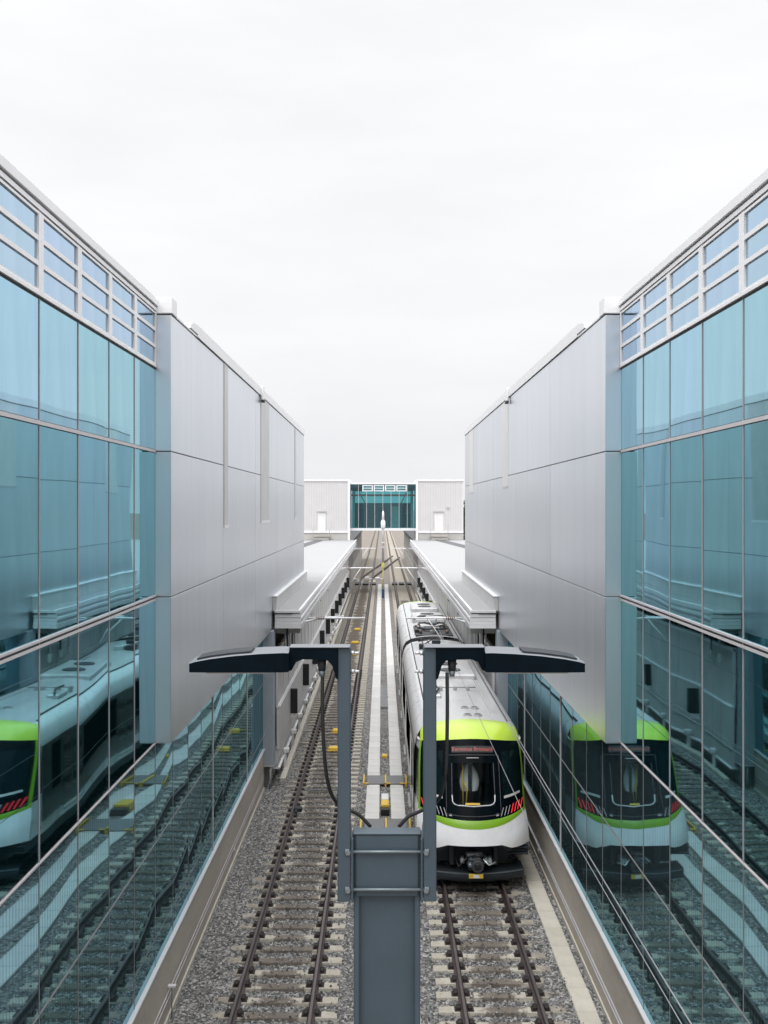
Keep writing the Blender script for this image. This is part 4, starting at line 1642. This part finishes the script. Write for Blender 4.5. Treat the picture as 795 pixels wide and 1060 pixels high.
# ------------------------------------------------------------------ lamp post right in front of the camera
def lamp_post():
    t = empty('lamp_post', 'slate blue post carrying two black lamp heads on side uprights', 'lamp post')
    D = 4.6
    k = D / 1060.
    def X(px): return CX + (px - 395.7) * k
    def Z(py): return CZ - (py - 525.) * k
    xc = X(400.6)
    # H-section column, web facing the camera
    c = MB()
    zt = Z(864)
    for s in (-1, 1):
        c.box(xc + s * .150, xc + s * .124, D + .0, D + .12, GR, zt, 'post', .004)
    c.box(xc - .124, xc + .124, D + .030, D + .055, GR, zt - .002, 'post')
    c.build('column', t)
    c = MB()
    c.box(xc - .140, xc + .140, D - .008, D - .001, Z(927), zt - .001, 'post', .002)
    c.box(xc - .152, xc + .152, D - .012, D + .075, zt + .001, zt + .010, 'post', .003)
    c.build('head_plate', t)
    for py in (880, 919):
        r = MB()
        r.tube([(xc - .205, D - .022, Z(py)), (xc + .205, D - .022, Z(py))], .0075, 'post_dark', 8)
        rod = r.build('clamp_rod', t)
        for s in (-1, 1):
            n = MB()
            n.tube([(xc + s * .168, D - .022, Z(py)), (xc + s * .180, D - .022, Z(py))], .017, 'post_dark', 6)
            n.tube([(xc + s * .180, D - .022, Z(py)), (xc + s * .186, D - .022, Z(py))], .019, 'post_dark', 12)
            n.build('nut', rod)
    for s in (-1, 1):
        a = MB()
        a.box(xc + s * .150, xc + s * .160, D - .03, D + .10, Z(931), Z(866), 'post', .002)
        a.prism([(xc + s * .151, Z(878)), (xc + s * .166, Z(878)), (xc + s * .166, Z(852)), (xc + s * .160, Z(852))], D - .01, D + .02, 'lamp_top')
        a.build('angle_bracket', t)
        u = MB()
        xa, xb = xc + s * .163, xc + s * .221
        u.box(xa, xb, D - .03, D + .04, Z(931), Z(669.6), 'post', .004)
        u.build('upright', t)
        # arm: curved gusset profile, extruded in depth
        ar = MB()
        p = lambda dx, py: (xc + s * dx, Z(py))
        prof = [p(.221, 669.5), p(.435, 668), p(.435, 693), p(.424, 692), p(.405, 684), p(.375, 681), p(.300, 681.5), p(.262, 682.5), p(.243, 688), p(.228, 700), p(.221, 702)]
        ar.prism(prof, D - .045, D + .040, 'lamp_black')
        arm = ar.build('arm', t)
        tp = MB()
        tp.box(xc + s * .165, xc + s * .436, D - .05, D + .045, Z(669.2), Z(668), 'lamp_top', .003)
        tp.build('arm_cover', arm)
        # lamp head, tapering to the tip
        hd = MB()
        dxs = [.4345, .46, .56, .68, .78, .845, .872]
        tops = [672.5, 672, 672.8, 675, 678, 681, 683]
        P = []
        half = [.085, .095, .10, .10, .10, .095, .09]
        for dx, ty, hh in zip(dxs, tops, half):
            zb = Z(692.6)
            zt2 = Z(ty)
            x = xc + s * dx
            P.append([(x, D - hh, zb), (x, D - hh, zt2 - .004), (x, D - hh + .012, zt2), (x, D + hh - .012, zt2 + .002), (x, D + hh, zt2 - .004), (x, D + hh, zb)])
        hd.grid(P, 'lamp_black', smooth=False, matf=lambda r, c: 'lamp_top' if c in (1, 2, 3) else 'lamp_black')
        hd.poly(P[0], 'lamp_black')
        hd.poly(P[-1], 'lamp_black')
        for i in range(len(P) - 1):
            hd.poly([P[i][0], P[i][5], P[i + 1][5], P[i + 1][0]], 'lamp_black')
        h = hd.build('lamp_head', t)
        fn = MB()
        for dx0, dx1, t0, t1 in ((.60, .69, 673.4, 675.3), (.69, .78, 675.3, 678.0), (.78, .84, 678.0, 681.0)):
            for j in range(5):
                y0 = D - .075 + j * .030
                a0 = Vector((xc + s * dx0, y0, Z(t0) + .002)); a1 = Vector((xc + s * dx1, y0, Z(t1) + .002))
                b0 = a0 + Vector((0, .027, 0)); b1 = a1 + Vector((0, .027, 0))
                up = Vector((0, 0, .007))
                fn.poly([a0 + up, a1 + up, b1 + up, b0 + up], 'under')
                fn.poly([a0, a1, a1 + up, a0 + up], 'under')
        fn.build('cooling_fins', h)
        ln = MB()
        ln.box(xc + s * .52, xc + s * .80, D - .07, D + .07, Z(693.3) - .006, Z(693.3) - .002, 'led')
        ln.build('lens', h)
        gl = MB()
        gx = xc + s * .292
        gl.tube([(gx, D, Z(682)), (gx, D, Z(694))], [.021, .017], 'under', 10)
        gl.tube([(gx, D, Z(694)), (gx, D, Z(700))], [.015, .012], 'post_dark', 10)
        gl.build('cable_gland', arm)
        cb = MB()
        pts = [(.290, 696), (.290, 730), (.287, 765), (.279, 797), (.262, 822), (.232, 838), (.19, 846), (.13, 853), (.075, 866)]
        dys = [0, 0, .02, .05, .08, .11, .13, .14, .14]
        if s > 0:
            pts = [(.270, 696), (.271, 740), (.268, 790), (.258, 815), (.238, 832), (.205, 841), (.15, 849), (.10, 855), (.055, 866)]
        # smooth the run
        P2 = [Vector((xc + s * a, D + d, Z(b))) for (a, b), d in zip(pts, dys)]
        fine = []
        for i in range(len(P2) - 1):
            p0, p1, p2, p3 = P2[max(i - 1, 0)], P2[i], P2[i + 1], P2[min(i + 2, len(P2) - 1)]
            for q in range(5):
                w = q / 5
                fine.append(.5 * ((2 * p1) + (p2 - p0) * w + (2 * p0 - 5 * p1 + 4 * p2 - p3) * w * w + (3 * p1 - p0 - 3 * p2 + p3) * w ** 3))
        fine.append(P2[-1])
        cb.tube(fine, .0085, 'rubber', 10)
        cb.build('cable', t)
        for py in (676, 695, 880, 919):
            bo = MB()
            ins = (py < 700)
            if ins:
                bo.tube([(xc + s * .163, D, Z(py)), (xc + s * .148, D, Z(py))], .010, 'galv', 8)
                bo.tube([(xc + s * .148, D, Z(py)), (xc + s * .125, D, Z(py))], .006, 'galv', 8)
            else:
                bo.tube([(xc + s * .175, D - .03, Z(py)), (xc + s * .175, D - .04, Z(py))], .012, 'lamp_top', 6)
            bo.build('bolt', t)
    b = MB()
    b.box(xc - .28, xc + .28, D - .1, D + .42, GR - .05, GR + .06, 'galv', .01)
    b.build('base_plate', t)


lamp_post()

# ------------------------------------------------------------------ light, sky, camera
EL, AZ = R(57), R(-157)       # high, veiled, from behind the camera
w = bpy.data.worlds.new('World')
scene.world = w
w.use_nodes = True
nt = w.node_tree
nt.nodes.clear()
N, L = nt.nodes, nt.links
sky = N.new('ShaderNodeTexSky')
sky.sky_type = 'NISHITA'
sky.sun_disc = False
sky.sun_elevation = EL
sky.sun_rotation = AZ
bg1 = N.new('ShaderNodeBackground')
bg1.inputs['Strength'].default_value = .06
L.new(sky.outputs[0], bg1.inputs['Color'])
tc = N.new('ShaderNodeTexCoord')
sp = N.new('ShaderNodeSeparateXYZ')
L.new(tc.outputs['Generated'], sp.inputs[0])
base = ramp(nt, sp.outputs['Z'], [(0., (.60, .60, .62)), (.5, (.60, .60, .62))])
col = ramp(nt, sp.outputs['Z'], [(.0, (.91, .91, .93)), (.10, (.965, .965, .98)), (.25, (1.03, 1.03, 1.035)), (.47, (1.05, 1.05, 1.05)), (.60, (2.1, 2.1, 2.1)), (1., (3.3, 3.32, 3.36))])
cl = noise(nt, coords(nt, (1.2, 1.2, 4.5), 'Generated'), 2.2, 5, .55)
col = mixc(nt, 1., col, ramp(nt, cl, [(.32, (.925, .928, .938)), (.62, (1.0, 1.0, 1.0))]), 'MULTIPLY')
bg2 = N.new('ShaderNodeBackground')
bg2.inputs['Strength'].default_value = 1.03
L.new(col, bg2.inputs['Color'])
mx = N.new('ShaderNodeMixShader')
mx.inputs[0].default_value = .93
L.new(bg1.outputs[0], mx.inputs[1])
L.new(bg2.outputs[0], mx.inputs[2])
wo = N.new('ShaderNodeOutputWorld')
L.new(mx.outputs[0], wo.inputs['Surface'])

sl = bpy.data.lights.new('sun', 'SUN')
sl.energy = 1.4
sl.angle = R(35)
sl.color = (1., .99, .975)
so = bpy.data.objects.new('sun', sl)
COL.objects.link(so)
# NISHITA: rotation 0 = +Y, growing clockwise seen from above
dirv = Vector((math.sin(AZ) * math.cos(EL), math.cos(AZ) * math.cos(EL), math.sin(EL)))
so.rotation_euler = dirv.to_track_quat('Z', 'Y').to_euler()

cd = bpy.data.cameras.new('camera')
cd.sensor_fit = 'VERTICAL'
cd.sensor_height = 36.
cd.sensor_width = 27.
cd.lens = 36.
cd.shift_x = (397.5 - 395.7) / 1060
cd.shift_y = -(530 - 525.) / 1060
cd.clip_start = .05
cd.clip_end = 5000
co = bpy.data.objects.new('camera', cd)
COL.objects.link(co)
co.location = (CX, 0, CZ)
co.rotation_euler = (R(90), 0, 0)
scene.camera = co

scene.view_settings.view_transform = 'Standard'
scene.view_settings.look = 'None'
scene.view_settings.exposure = 0
scene.view_settings.gamma = 1
scene.cycles.max_bounces = 10
scene.cycles.glossy_bounces = 6
scene.cycles.diffuse_bounces = 4
scene.cycles.transparent_max_bounces = 8
scene.cycles.use_denoising = True
scene.cycles.caustics_reflective = False
scene.cycles.caustics_refractive = False
scene.cycles.sample_clamp_indirect = 6
